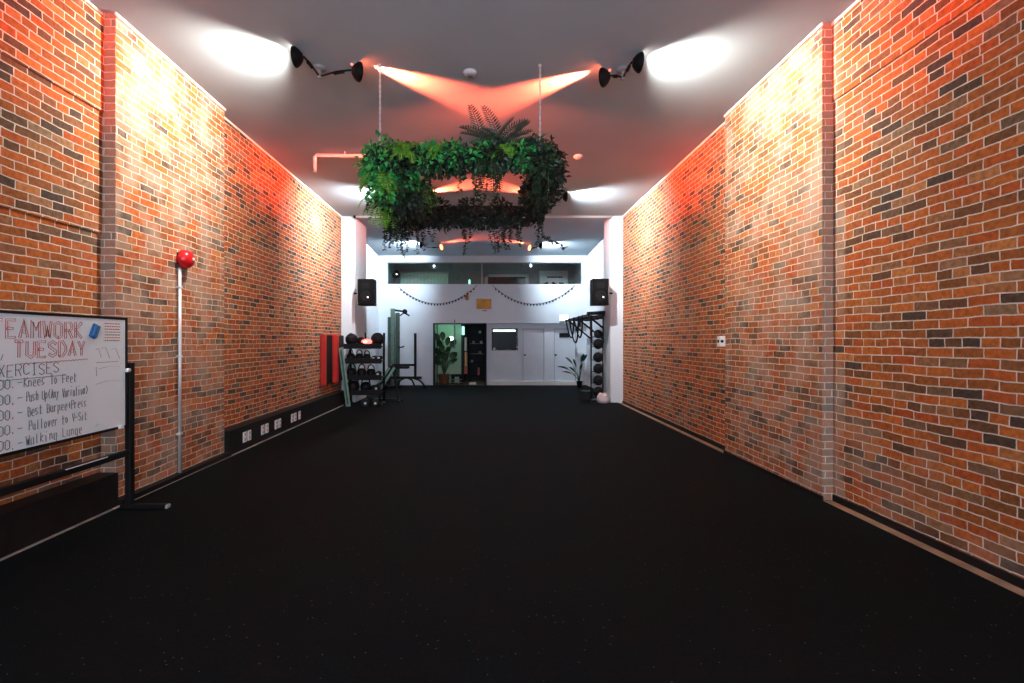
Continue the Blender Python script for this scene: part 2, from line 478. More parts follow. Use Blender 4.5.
def door(n, x0, x1, hx):
    d = struct(MB().box(x0 + .01, x1 - .01, Yr + .04, Yr + .09, .145, 2.035), 'door_%d' % n, 'doorw')
    fr = MB()
    for a, bq in ((x0, x0 + .03), (x1 - .03, x1)): fr.box(a, bq, Yr - .025, Yr + .05, .14, 2.04)
    fr.box(x0, x1, Yr - .025, Yr + .05, 2.01, 2.06)
    fr.build('door_frame', 'white', d)
    MB().box(x0 + .03, x0 + .05, Yr + .02, Yr + .045, .145, 2.01).box(x1 - .05, x1 - .03, Yr + .02, Yr + .045, .145, 2.01).box(x0 + .03, x1 - .03, Yr + .02, Yr + .045, 1.99, 2.01).build('door_seal', 'greypanel', d)  # grey strips stand in for the shadow gap around the leaf
    MB().lathe([(.03, 0), (.03, .012), (.012, .02), (.012, .05), (.03, .055), (.034, .075), (.02, .095), (0, .1)], (hx, Yr + .04, 1.07), (0, -1, 0), 12).build('door_handle', 'black', d)


door(1, 1.23, 2.06, 1.33); door(2, 2.356, 3.19, 2.44)
# dark window in the partition
w = struct(MB().box(.15, 1.09, Yr - .02, Yr + .02, 1.235, 1.265).box(.15, 1.09, Yr - .02, Yr + .02, 1.99, 2.02).box(.15, .18, Yr - .02, Yr + .02, 1.235, 2.02).box(1.06, 1.09, Yr - .02, Yr + .02, 1.235, 2.02), 'window_1', 'black')
MB().box(.18, 1.06, Yr + .03, Yr + .036, 1.265, 1.99).build('window_pane', 'darkglass', w)
MB().rbox(.2, 1.0, Yr + .0, Yr + .028, 1.91, 1.975, .006).build('light_strip', 'egreen', w)  # glowing bar imitates a reflection across the top of the pane
solo(MB().box(.2, .28, Yr - .024, Yr - .021, 1.25, 1.33), 'paper_note', 'paper', 'small white note on the lower left corner of the dark window', 'note')

# mezzanine room behind the upper opening
struct(MB().box(-4.0, 3.7, BACK + BT, 20.4, 3.2, 3.3), 'floor_mezzanine', 'mezz')
struct(MB().box(-4.0, 3.7, 20.2, 20.4, 3.3, 4.9).box(-4.1, -3.75, BACK + BT, 20.3, 3.3, 4.9).box(3.5, 3.8, BACK + BT, 20.3, 3.3, 4.9), 'wall_mezzanine', 'mezz')
struct(MB().box(-4.1, 3.8, BACK + BT, 20.4, 4.72, 4.9), 'ceiling_mezzanine', 'mezz')
g = struct(MB().bar((-.2, BACK + .1, 3.58), (-.2, BACK + .1, 4.36), .04).box(-3.55, 3.34, BACK + .08, BACK + .12, 4.335, 4.36), 'window_2', 'greypanel')
MB().box(-3.55, -.22, BACK + .097, BACK + .103, 3.58, 4.335).build('window_pane', 'clear', g)
MB().box(-.18, 3.34, BACK + .097, BACK + .103, 3.58, 4.335).build('window_pane', 'clear', g)
t = thing('roller_blind', at(424, 300, 20.15), 'pale green roller blind drawn down behind the upper left glass', 'blind')
bl = MB()
for i in range(14):
    x = -3.5 + i * .1375
    bl.box(x, x + .13, 20.10, 20.13, 3.35, 4.27)
bl.build('fabric', 'blind', t); MB().tube([(-3.55, 20.08, 4.31), (-1.55, 20.08, 4.31)], .045, 10).build('roller', 'greypanel', t)
t = thing('mezzanine_window', (.78, 20.16, 3.6), 'dark wide window in a grey frame upstairs, right of the thin post', 'window')
MB().box(-.1, 1.66, 20.13, 20.19, 4.15, 4.25).box(-.1, .02, 20.13, 20.19, 3.5, 4.25).box(1.54, 1.66, 20.13, 20.19, 3.5, 4.25).build('frame', 'greypanel', t)
MB().box(.02, 1.54, 20.15, 20.17, 3.5, 4.15).build('pane', 'darkglass', t)
t = thing('wall_cabinet', (2.65, 20.0, 3.35), 'pale grey cabinet with a black slot upstairs at the right end', 'cabinet')
MB().rbox(2.06, 3.2, 19.85, 20.15, 3.35, 4.36, .02).build('body', 'greypanel', t)
MB().box(2.36, 2.98, 19.83, 19.86, 4.07, 4.13).build('slot', 'black', t)
kb = MB()
for i in range(9): kb.ball((2.25 + i * .09, 19.78, 3.80 + .05 * math.sin(i * 1.9)), .06, 8)
kb.build('dark_bundle', 'rubb', t)
t = thing('wall_fan', (-3.63, 19.6, 4.05), 'round black wall fan upstairs at the far left of the glass', 'fan')
MB().lathe([(.03, 0), (.15, .02), (.15, .09), (.10, .11), (0, .11)], (-3.6, 19.6, 4.18), (.3, -1, 0), 18).build('housing', 'blackp', t)
MB().lathe([(.03, 0), (.03, .012), (0, .014)], (-3.54, 19.47, 4.17), (.3, -1, 0), 10).build('hub', 'ewhite', t)
MB().bar((-3.75, 19.62, 4.18), (-3.58, 19.62, 4.18), .03).build('bracket', 'black', t)
t = thing('floor_lamp', (-.72, 19.9, 3.3), 'small teal glowing lamp upstairs beside the green blind', 'lamp')
MB().lathe([(.09, 0), (.09, .02), (.012, .04), (.012, .45)], (-.72, 19.9, 3.3), n=10).build('stand', 'black', t)
MB().lathe([(.03, 0), (.04, .06), (.04, .24), (.02, .3)], (-.72, 19.9, 3.72), n=10).build('tube', 'ecyan', t)

# passage behind the lower opening
struct(MB().box(-2.2, -1.97, BACK + BT, 20.2, 0, 2.6), 'wall_passage_left', 'greenw')
struct(MB().box(-1.97, -1.0, 19.0, 19.15, 0, 2.6), 'wall_passage_back', 'greenw')
struct(MB().box(-2.2, 0.3, 20.3, 20.5, 0, 3.2).box(-.03, .15, Yr + .15, 20.4, 0, 2.6).box(-1.0, -.9, 19.0, 20.4, 0, 2.6), 'wall_storeroom', 'dark')
struct(MB().box(-2.2, 3.7, BACK + BT, 20.4, 2.42, 2.6), 'ceiling_passage', 'mezz')
fr = MB().box(-1.92, -1.87, BACK - .02, BACK + BT, 0, 2.2).box(-1.92, -.03, BACK - .02, BACK + BT, 2.165, 2.2).box(-.075, -.03, BACK + .02, BACK + .25, 0, 2.165).box(-1.80, -1.77, BACK + .05, BACK + .12, 0, 2.165)
struct(fr, 'trim_5', 'black')
solo(MB().tube([(-1.16, BACK - .03, 1.3), (-1.16, BACK - .03, 2.32)], .022, 8), 'conduit_pipe', 'greypanel', 'short thin grey pipe fixed across the top edge of the passage opening', 'pipe')
solo(MB().rbox(-1.47, -1.30, 18.95, 18.998, 1.57, 1.73, .006), 'lit_wall_switch', 'egreen', 'small square lit panel on the green passage wall behind the plant', 'light')
solo(MB().rbox(-.97, -.87, 18.86, 18.94, 1.80, 2.12, .01), 'light_fitting', 'ecyan', 'tall cyan glowing light at the edge of the dark doorway', 'light')
solo(MB().rbox(-.86, -.77, 18.6, 18.66, 1.20, 1.70, .004), 'white_poster', 'paper', 'narrow white upright board at the doorway, topmost of three', 'board')
solo(MB().rbox(-.86, -.75, 18.6, 18.66, .62, 1.16, .004), 'tan_poster', 'tan', 'narrow tan upright board at the doorway between the white and red ones', 'board')
solo(MB().rbox(-.87, -.74, 18.58, 18.68, .34, .60, .01), 'red_box', 'redv', 'small red box with pale stripe below the tan board in the doorway', 'box')
t = thing('shelf_unit', (-.42, 19.9, 0), 'tall black shelf unit of small clutter in the dark doorway', 'shelves')
for x in (-.72, -.14): MB().box(x - .015, x + .015, 19.7, 20.1, 0, 2.3).build('upright', 'black', t)
for z in (.2, .7, 1.05, 1.45, 1.85): MB().box(-.72, -.14, 19.7, 20.1, z, z + .02).build('shelf', 'greypanel' if z in (1.05, 1.45) else 'black', t)
cols = ['redv', 'greypanel', 'tan', 'paper', 'palegreen']
nm = {'redv': 'red', 'greypanel': 'grey', 'tan': 'tan', 'paper': 'white', 'palegreen': 'green'}
for i, (x, z, c_) in enumerate([(-.35, .22, 'redv'), (-.62, .72, 'greypanel'), (-.3, 1.07, 'tan'), (-.55, 1.47, 'greypanel'), (-.25, 1.47, 'paper'), (-.3, 1.87, 'paper')]):
    solo(MB().rbox(x - .05, x + .05, 19.74, 19.9, z, z + (.3 if i == 0 else .1), .008), 'storage_box', c_, 'small %s box on the black shelf unit at %s height' % (nm[c_], ['floor', 'knee', 'waist', 'chest', 'shoulder', 'top'][i]), 'box')

# daylight through the shop window, and the evening sky outside
W = bpy.data.worlds.new('world'); SC.world = W; W.use_nodes = True
W.node_tree.nodes['Background'].inputs[0].default_value = (.66, .81, 1, 1)
W.node_tree.nodes['Background'].inputs[1].default_value = 7.6
ld = bpy.data.lights.new('window_portal', 'AREA'); ld.shape = 'RECTANGLE'; ld.size = 6.2; ld.size_y = 3; ld.cycles.is_portal = True
lo = bpy.data.objects.new('window_portal', ld); COL.objects.link(lo); lo.location = (-.1, FRONT - .1, 2.1); lo.rotation_euler = (PI / 2, 0, 0)


def point(name, loc, e, col, r=.05):
    l = bpy.data.lights.new(name, 'POINT'); l.energy = e; l.color = col; l.shadow_soft_size = r
    o = bpy.data.objects.new(name, l); COL.objects.link(o); o.location = loc
    return o


point('passage_light', (-1.45, 18.4, 2.2), 5, (.5, 1, .72), .08)
point('mezzanine_light', (-1.9, 18.7, 4.45), 10, (.6, 1, .8), .08)  # added fill to brighten the blind, no fixture behind it
point('mezzanine_lamp', (1.3, 18.7, 4.5), 11, (.8, .95, 1), .1)  # added fill for the right half upstairs, no fixture either
point('rack_red_glow', (-2.98, 12.32, 1.9), .5, (1, .08, .05), .04)


# ------------------------------------------------------------------ spotlight fixtures
def spot(parent, loc, d, e, col, ang, blend, r=.05):
    l = bpy.data.lights.new('spot', 'SPOT'); l.energy = e; l.color = col; l.spot_size = math.radians(ang); l.spot_blend = blend; l.shadow_soft_size = r
    o = bpy.data.objects.new('spot_light', l); COL.objects.link(o)
    o.rotation_mode = 'QUATERNION'
    o.rotation_quaternion = Vector((0, 0, -1)).rotation_difference(Vector(d).normalized())
    o.location = loc
    o.parent = parent; o.location = Vector(loc) - parent.location


def head(root, c, d, lens, nm, red=False):
    c, d = Vector(c), Vector(d).normalized()
    hd = MB().lathe([(.0, -.065), (.045, -.06), (.08, -.03), (.102, 0), (.108, .022), (.10, .024), (.09, .012), (0, .01)], c, d, 20).build(nm, 'blackp', root)
    MB().lathe([(.088, .014), (.065, .020), (0, .023)], c, d, 18).build('lens', lens, hd)
    if red: MB().ball(c - d * .05 + Vector((0, -.075, .03)), .014, 8).build('indicator', 'ered', hd)
    return hd


def fixture(s, y, label, ei, eo, co, i_):
    """s = -1 on the left side of the room, +1 on the right"""
    hz = H - .195 * max(0, y - 13.4) / 4.5          # the ceiling slopes down towards the back
    if s < 0:
        base = Vector((-1.95, y + .02, hz)); inner = Vector((-1.47, y - .11, hz - .125)); outer = Vector((-2.07, y - .36, hz - .10))
        di = Vector((1, .72 if i_ < 2 else -.55, .10)); do = Vector((-1, .02, .0))
    else:
        base = Vector((1.58, y + .05, hz)); inner = Vector((1.35, y + .01, hz - .125)); outer = Vector((1.67, y - .25, hz - .10))
        di = Vector((-1, .72 if i_ < 2 else -.55, .11)); do = Vector((1, .10, .0))
    t = thing('spotlight_fixture', base, label, 'spotlight', 'spotlight fixtures on the ceiling')
    MB().lathe([(0, 0), (.075, 0), (.075, -.03), (.05, -.04), (.014, -.045), (.014, -.09), (.03, -.10), (.03, -.13), (0, -.135)], base, n=14).build('ceiling_mount', 'greypanel', t)
    j = base + Vector((0, 0, -.11))
    for e_, d_ in ((inner, di), (outer, do)):
        a_ = e_ - d_.normalized() * .08
        m_ = j.lerp(a_, .55)
        MB().tube([j, m_ + Vector((0, 0, .015)), a_], .011, 8).build('arm', 'black', t)
        MB().bar(m_ + (j - m_) * .15, m_ + (a_ - m_) * .5, .03, .025).build('joint', 'blackp', t)
    head(t, inner, di, 'eorange', 'lamp_head', True)
    head(t, outer, do, 'eyellow', 'lamp_head')
    spot(t, inner + di.normalized() * .05 + Vector((0, 0, .05)), di, ei, (1, .10, .042), 36, 1.0, .02)
    spot(t, outer + do.normalized() * .05, Vector((do.x, (.1, .25, .34, .85)[i_], (-.45, -.45, -.45, -.3)[i_])), eo, co, 132, 1.0, .04)
    return t


names = {(0, -1): 'twin spotlight on the ceiling near the street end, left of the camera', (0, 1): 'twin spotlight on the ceiling near the street end, right of the camera',
         (1, -1): 'large black twin spotlight on the ceiling left of the hanging planter', (1, 1): 'large black twin spotlight on the ceiling right of the hanging planter',
         (2, -1): 'twin spotlight behind the planter, orange lens showing through its opening', (2, 1): 'twin spotlight hidden behind the right side of the planter',
         (3, -1): 'farthest twin spotlight before the back wall, left one of the pair', (3, 1): 'farthest twin spotlight before the back wall, right one of the pair'}
for i, y in enumerate((.6, 5.78, 10.95, 15.9)):
    for s in (-1, 1): fixture(s, y, names[(i, s)], (3600, 4600, 3200, 700)[i], (400, 680, 860, 640)[i], ((1, .90, .78), (1, .91, .80), (.92, .96, 1), (.72, .86, 1))[i], i)

# ------------------------------------------------------------------ small ceiling things
t = thing('smoke_detector', (-.207, 5.9, H), 'round white smoke detector on the ceiling between the orange beams', 'smoke detector')
MB().lathe([(0, 0), (.075, 0), (.08, -.012), (.065, -.035), (.05, -.042), (0, -.044)], (-.207, 5.9, H), n=20).build('body', 'whitep', t)
MB().lathe([(.04, -.04), (.036, -.05), (0, -.052)], (-.207, 5.9, H), n=16).build('sensor', 'greypanel', t)
solo(MB().lathe([(0, 0), (.08, 0), (.08, -.02), (.05, -.05), (0, -.06)], (1.56, 8.6, H), n=16), 'ceiling_sensor', 'whitep', 'tiny white domed sensor on the ceiling right of the planter', 'sensor')
solo(MB().tube([(-2.9, 8.4, 4.43), (-2.9, 8.4, 4.68), (-2.87, 8.4, 4.71), (-1.2, 8.4, 4.68)], .028, 10).tube([(-2.4, 8.4, 4.69), (-2.4, 8.4, H)], .012, 6).tube([(-1.3, 8.4, 4.68), (-1.3, 8.4, H)], .012, 6),
     'white_ceiling_pipe', 'whitep', 'white L shaped pipe hung under the ceiling left of the planter', 'pipe')
t = thing('crossing_pipe', (-.1, 12.7, 4.73), 'long white pipe crossing the ceiling between the two white columns', 'pipe')
MB().tube([(-3.38, 12.7, 4.735), (3.15, 12.7, 4.735)], .03, 10).build('tube', 'whitep', t)
MB().lathe([(.034, 0), (.034, .06)], (-3.40, 12.7, 4.735), (1, 0, 0), 12).build('end_cap', 'black', t)

# ------------------------------------------------------------------ hanging planter
PX0, PX1, PY0, PY1, PZ = -1.27, .73, 5.85, 8.15, 3.70
pt = thing('hanging_planter', ((PX0 + PX1) / 2, (PY0 + PY1) / 2, PZ), 'rectangular black frame thick with greenery, hung on chains from the ceiling', 'hanging planter')
fr = MB()
for a, b_ in (((PX0, PY0), (PX1, PY0)), ((PX1, PY0), (PX1, PY1)), ((PX1, PY1), (PX0, PY1)), ((PX0, PY1), (PX0, PY0))):
    fr.bar((*a, PZ), (*b_, PZ), .16, .14)
fr.build('frame', 'black', pt)
for x, y in ((-1.238, PY0 - .09), (.605, PY0 - .09), (-1.238, PY1), (.605, PY1)):
    ch = MB(); z = PZ + .07; kk = 0
    while z < H - .02:
        pts = [Vector((x, y, z + .016)) + (Vector((0, .009 * math.cos(a), .02 * math.sin(a))) if kk % 2 else Vector((.009 * math.cos(a), 0, .02 * math.sin(a)))) for a in [2 * PI * q / 8 for q in range(8)]]
        ch.tube(pts, .0045, 5, closed=True); z += .031; kk += 1
    ch.lathe([(0, 0), (.02, 0), (.02, -.012), (0, -.02)], (x, y, H), n=10)
    ch.build('chain', 'whitep', pt)


def rnd(a, b): return random.uniform(a, b)


def rdir():
    while True:
        v = Vector((rnd(-1, 1), rnd(-1, 1), rnd(-1, 1)))
        if .1 < v.length < 1: return v.normalized()


def tuft(mb, c, rad, n, ln, w, sq=(1, 1, 1)):
    for _ in range(n):
        d = rdir(); r = rad * (rnd(.3, 1) ** .6)
        p = c + Vector((d.x * sq[0], d.y * sq[1], d.z * sq[2])) * r
        dd = (d + Vector((0, 0, -.25)) + rdir() * .7).normalized()
        mb.leaf(p, dd, (d + rdir() * .5).normalized(), ln * rnd(.7, 1.25), w * rnd(.7, 1.2), rnd(.05, .35))


def frond(mb, p, d, length, n, lw, droop):
    """a feather of paired leaflets along an arching stem"""
    p = Vector(p); d = Vector(d).normalized(); pts = [p.copy()]
    st = length / n
    for i in range(n):
        d = (d + Vector((0, 0, -droop / n))).normalized(); p = p + d * st; pts.append(p.copy())
        side = d.cross(Vector((0, 0, 1)))
        side = side.normalized() if side.length > .05 else Vector((1, 0, 0))
        k_ = math.sin(PI * (i + .8) / (n + 1)) ** .6
        for s_ in (-1, 1):
            mb.leaf(p, side * s_ + d * .55, d.cross(side).normalized(), lw * k_, lw * .22, .15)
    mb.tube(pts, [.006] * len(pts), 4, cap=False)


def trail(mb, p, length, ln, w, sway=.25):
    p = Vector(p); pts = [p.copy()]; d = Vector((rnd(-.3, .3), rnd(-.3, .3), -1)).normalized()
    n = max(3, int(length / .032))
    for i in range(n):
        d = (d + Vector((rnd(-sway, sway), rnd(-sway, sway), -.35))).normalized(); p = p + d * .032; pts.append(p.copy())
        for _ in range(2):
            a = rnd(0, 2 * PI); o = Vector((math.cos(a), math.sin(a), rnd(-.6, .2)))
            mb.leaf(p, o, Vector((0, 0, 1)) + o * .4, ln * rnd(.7, 1.2), w * rnd(.8, 1.2), .2)
    mb.tube(pts, .004, 4, cap=False)


sides = {'near': ((PX0, PY0), (PX1, PY0)), 'right': ((PX1, PY0), (PX1, PY1)), 'far': ((PX1, PY1), (PX0, PY1)), 'left': ((PX0, PY1), (PX0, PY0))}


def along(side, u, off=(0, 0, 0)):
    (x0, y0), (x1, y1) = sides[side]
    return Vector((x0 + (x1 - x0) * u, y0 + (y1 - y0) * u, PZ)) + Vector(off)


# dense dark undergrowth on all four sides
for side, n in (('near', 20), ('right', 19), ('far', 20), ('left', 19)):
    mb = MB()
    for i in range(n):
        u = (i + .5) / n
        tuft(mb, along(side, u, (rnd(-.05, .05), rnd(-.05, .05), rnd(-.04, .04) - (.10 if side == 'far' else 0))), rnd(.15, .21), 105, .075, .05, (1, 1, .85))
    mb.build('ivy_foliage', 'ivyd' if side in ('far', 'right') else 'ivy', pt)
# bright clumps
bright = [('left', .97, 'box', .21), ('left', .88, 'fern', .23), ('left', .72, 'box', .24), ('left', .55, 'fern', .22), ('left', .35, 'box', .2), ('left', .15, 'ivy', .22), ('near', .02, 'box', .22),
          ('near', .17, 'fern', .16), ('near', .30, 'box', .15), ('near', .38, 'fern', .15), ('near', .44, 'box', .15), ('near', .60, 'box', .17), ('near', .66, 'ivy', .2), ('near', .75, 'fern', .14),
          ('near', .83, 'box', .16), ('near', .93, 'ivy', .22), ('right', .1, 'ivyd', .26), ('right', .3, 'ivyd', .26), ('right', .45, 'ivy', .22), ('right', .6, 'ivyd', .25), ('right', .8, 'ivyd', .22), ('far', .5, 'ivyd', .22), ('far', .25, 'ivyd', .2), ('far', .75, 'ivyd', .2)]
nm2 = {'box': 'leafy_clump', 'fern': 'fern_clump', 'ivy': 'ivy_clump', 'ivyd': 'ivy_clump'}
for side, u, kind, rad in bright:
    mb = MB(); c_ = along(side, u, (0, -.06 if side == 'near' else 0, .04 if side == 'near' else 0))
    if side == 'left': c_ += Vector((-.05, 0, -.03))
    if kind == 'fern':
        for _ in range(26):
            d = rdir(); d.z = abs(d.z) * .8 + .1
            frond(mb, c_ + d * .06, d, rad * rnd(1.1, 1.7), 11, .062, 2.2)
    else:
        tuft(mb, c_, rad, 150, .07 if kind == 'box' else .085, .05 if kind == 'box' else .06)
    mb.build(nm2[kind], kind, pt)
# the heavy left side hangs well below its bar and into the opening
for u, ox, oz, kind, rad in ((.98, .03, -.16, 'fern', .19), (.98, .05, -.3, 'box', .22), (.95, .28, -.12, 'box', .2), (.93, .30, -.40, 'ivyd', .2), (.85, -.02, -.34, 'fern', .22), (.85, .22, -.22, 'ivy', .22), (.75, .12, -.35, 'ivyd', .22), (.7, .30, -.10, 'box', .2), (.62, .22, -.3, 'ivyd', .22),
                             (.6, .30, .0, 'fern', .2), (.5, .12, -.25, 'ivyd', .22), (.45, .30, -.05, 'ivy', .22), (.3, .2, -.2, 'ivyd', .22), (.3, .34, .0, 'box', .18), (.15, .25, -.1, 'ivyd', .22)):
    mb = MB(); c_ = along('left', u, (ox, 0, oz))
    if kind == 'fern':
        for _ in range(24):
            d = rdir(); d.z = d.z * .6 - .1
            frond(mb, c_ + d * .06, d, rad * rnd(1.1, 1.7), 11, .062, 2.2)
    else:
        tuft(mb, c_, rad, 150, .075, .055)
    mb.build(nm2[kind], kind, pt)
# trailing vines below the frame
vines = []
for i in range(20): vines.append(('left', rnd(.05, 1), rnd(.5, .85), 'ivyd' if i % 4 else 'ivy'))
for i in range(11): vines.append(('right', rnd(.0, .95), rnd(.2, .62), 'ivyd'))
for i in range(14): vines.append(('far', rnd(.02, .98), rnd(.25, .68), 'ivyd'))
for u, l_ in ((.05, .5), (.12, .55), (.2, .4), (.27, .42), (.52, .42), (.58, .5), (.63, .55), (.68, .32), (.9, .45), (.97, .55)): vines.append(('near', u, l_, 'ivy'))
for side, u, l_, kind in vines:
    mb = MB()
    for _ in range(2): trail(mb, along(side, u, (rnd(-.12, .12), rnd(-.12, .12), -.05)), l_ * rnd(.7, 1.05), .055, .042)
    mb.build('trailing_vine', kind, pt)
mb = MB()                                             # one wandering sprig at the lower right
p = Vector((.86, 7.7, 3.2)); pts = [p.copy()]
for i in range(16):
    p = p + Vector((.022, 0, -.012 + .012 * math.sin(i))); pts.append(p.copy())
    for _ in range(2): mb.leaf(p, Vector((rnd(-1, 1), rnd(-1, 1), rnd(-.8, .4))), Vector((0, 0, 1)), .06, .045)
mb.tube([Vector((.8, 7.7, 3.6)), Vector((.82, 7.7, 3.35))] + pts, .004, 4, cap=False); mb.build('trailing_vine', 'ivyd', pt)
# arching palm fronds on the near right
for i in range(22):
    mb = MB(); a = rnd(-.3, PI + .3)
    frond(mb, along('near', rnd(.60, .80), (0, -.03, .08)), (math.cos(a) * 1.0, -.2 + rnd(-.4, .5), rnd(.45, 1.1)), rnd(.42, .60), 18, .10, 1.0)
    mb.build('palm_frond', 'palm', pt)
for i in range(4):
    mb = MB(); frond(mb, along('near', .63 + .012 * i, (0, -.12, .0)), (rnd(-.4, .4), -.4, rnd(-.4, .2)), rnd(.4, .58), 18, .07, 3.2); mb.build('palm_frond', 'ivy', pt)

# ------------------------------------------------------------------ whiteboard on its stand
BX = -3.37
wb = thing('whiteboard', (BX, 3.75, .012), 'large white dry-erase board on a black stand, covered with an exercise list', 'whiteboard')
Y0, Y1, Z0, Z1 = 2.75, 4.65, .812, 1.788
MB().box(BX - .014, BX, Y0, Y1, Z0, Z1).build('board', 'board', wb)
f = .022
MB().box(BX - .018, BX + .008, Y0 - f, Y1 + f, Z1, Z1 + f).box(BX - .018, BX + .008, Y0 - f, Y1 + f, Z0 - f, Z0).box(BX - .018, BX + .008, Y1, Y1 + f, Z0, Z1).box(BX - .018, BX + .008, Y0 - f, Y0, Z0, Z1).build('frame', 'black', wb)
for y in (Y1 + .075, Y0 - .075):
    pst = MB().rbox(BX - .035, BX + .015, y - .035, y + .035, .03, 1.36, .006).build('post', 'black', wb)
    MB().rbox(BX - .036, BX + .016, y - .036, y + .036, 1.355, 1.385, .006).build('cap', 'blackp', pst)
    MB().lathe([(.02, 0), (.02, .03), (.012, .04)], (BX + .02, y - .05, 1.32), (0, -1, 0), 10).build('clamp', 'steel', pst)
    ft = MB().rbox(-3.46, -3.02, y - .03, y + .03, .012, .055, .008).build('foot', 'black', wb)
    MB().rbox(-3.035, -3.01, y - .03, y + .03, .014, .05, .006).build('end_cap', 'greypanel', ft)
MB().rbox(BX - .03, BX + .01, Y0 - .08, Y1 + .08, .515, .575, .006).build('crossbar', 'black', wb)
MB().box(BX + .01, BX + .016, 3.98, 4.42, .565, .572).build('pale_strip', 'paper', wb)
MB().rbox(BX + .006, BX + .03, 4.55, 4.60, Z0 - .02, Z0 + .012, .004).build('clip', 'whitep', wb)

G = {'A': '00 26 40;12 32', 'B': '00 06 35 33 03;33 42 41 30 00', 'E': '40 00 06 46;03 33', 'X': '00 46;06 40', 'R': '00 06 36 45 44 33 03;23 40', 'C': '45 26 05 01 20 41',
     'I': '16 36;20 26;10 30', 'S': '45 26 05 04 42 41 20 01', 'T': '06 46;26 20', 'U': '06 01 20 41 46', 'V': '06 20 46', 'W': '06 10 24 30 46', 'M': '00 06 23 46 40', 'O': '20 01 05 26 45 41 20',
     'D': '00 06 26 44 42 20 00', 'Y': '06 23 46;23 20', 'K': '00 06;46 03 40', 'F': '00 06 46;03 33', 'P': '00 06 36 45 44 33 03', 'L': '06 00 40', '0': '20 01 05 26 45 41 20', '1': '15 26 20',
     'a': '34 04 00 30;34 30 40', 'b': '06 00 30 33 03', 'e': '02 32 34 14 03 01 10 30', 'g': '34 04 00 30;34 3b 0b', 'h': '06 00;03 24 33 30', 'i': '14 10;16 16', 'k': '06 00;34 02 30', 'l': '16 10 20',
     'n': '04 00;03 24 33 30', 'o': '10 01 03 14 33 31 10', 'p': '04 0b;04 34 31 00', 'r': '04 00;03 24 34', 's': '34 04 02 31 00 ', 't': '16 10 30;04 34', 'u': '04 01 10 30 34;30 40', 'v': '04 10 34',
     'y': '04 12 34;12 0b', '.': '10 11', '-': '03 43', '+': '03 43;25 21', '(': '36 14 12 30', ')': '16 34 32 10', ' ': ''}


def write(mb, text, y0, y1, zb, h, r, wob=.02):
    """hand lettering on the board; the reading direction is +Y"""
    st = (y1 - y0) / len(text); cw = st * .70 / 4; ch_ = h / 6
    for i, c_ in enumerate(text):
        dz = rnd(-.06, .06) * h
        for pl in G[c_].split(';'):
            pts = [Vector((BX + .0015, y0 + i * st + int(p[0]) * cw + rnd(-wob, wob) * h, zb + dz + ({'b': -2}.get(p[1]) if p[1] == 'b' else int(p[1])) * ch_ + rnd(-wob, wob) * h)) for p in pl.split()]
            if len(pts) > 1:
                if (pts[0] - pts[1]).length < 1e-4 or len(set(pl.split())) == 1: pts[1] = pts[0] + Vector((0, .004, .004))
                mb.tube(pts, r, 5)


def outline(mb, text, y0, y1, zb, h, r, off):
    """double-line block capitals: the stroke drawn twice"""
    st = (y1 - y0) / len(text); cw = st * .66 / 4; ch_ = h / 6
    for i, c_ in enumerate(text):
        dz = rnd(-.03, .03) * h
        for pl in G[c_].split(';'):
            base = [Vector((0, y0 + i * st + int(p[0]) * cw, zb + dz + int(p[1]) * ch_)) for p in pl.split()]
            offs = []
            for s_ in (-1, 1):
                run = []
                for q, p in enumerate(base):
                    t_ = (base[min(q + 1, len(base) - 1)] - base[max(q - 1, 0)])
                    t_ = t_.normalized() if t_.length > 1e-6 else Vector((0, 1, 0))
                    n_ = Vector((0, -t_.z, t_.y))
                    run.append(Vector((BX + .0015, p.y + n_.y * off * s_ + rnd(-.002, .002), p.z + n_.z * off * s_ + rnd(-.002, .002))))
                offs.append(run)
            mb.tube(offs[0] + offs[1][::-1] + offs[0][:1], r, 5)


mb = MB(); outline(mb, 'TEAMWORK', 3.405, 4.185, 1.618, .125, .0022, .009); outline(mb, 'TUESDAY', 3.565, 4.21, 1.475, .115, .0022, .009)
pts = [Vector((BX + .0015, 3.60 + i * .017, 1.425 + .008 * (i % 2) + .012 * i / 36)) for i in range(37)]; mb.tube(pts, .0022, 5)
mb.build('red_heading', 'inkr', wb)
mb = MB(); write(mb, 'EXERCISES', 3.38, 3.945, 1.345, .085, .0026); mb.tube([(BX + .0015, 3.37, 1.318), (BX + .0015, 4.0, 1.322)], .0022, 5)
mb.tube([(BX + .0015, 3.46, 1.46), (BX + .0015, 3.475, 1.50)], .0022, 5); mb.build('list_heading', 'inkk', wb)
for tx, a, e_, z in (('Knees To Feet', 3.635, 4.11, 1.262), ('Push Up(Any Variation)', 3.655, 4.22, 1.150), ('Best Burpee+Press', 3.665, 4.21, 1.045), ('Pullover to V-Sit', 3.675, 4.215, .935), ('Walking Lunge', 3.65, 4.165, .832)):
    mb = MB(); write(mb, '100.-', 3.395, 3.635, z - .004, .07, .0026); mb.build('line_number', 'inkk', wb); mb = MB(); write(mb, tx, a, e_, z, .07, .0023); mb.build('exercise_line', 'inkk', wb)
mb = MB()
for (a, c_, e_, d) in ((4.30, 1.52, 4.36, 1.45), (4.36, 1.53, 4.46, 1.44), (4.48, 1.52, 4.58, 1.43), (4.30, 1.36, 4.31, 1.29), (4.33, 1.35, 4.58, 1.36), (4.30, 1.22, 4.58, 1.23), (4.30, .86, 4.34, .865)):
    mb.tube([(BX + .0012, a, c_), (BX + .0012, (a + e_) / 2, max(c_, d) + .01), (BX + .0012, e_, d)], .0018, 4)
mb.build('wiped_writing', 'inkg', wb)
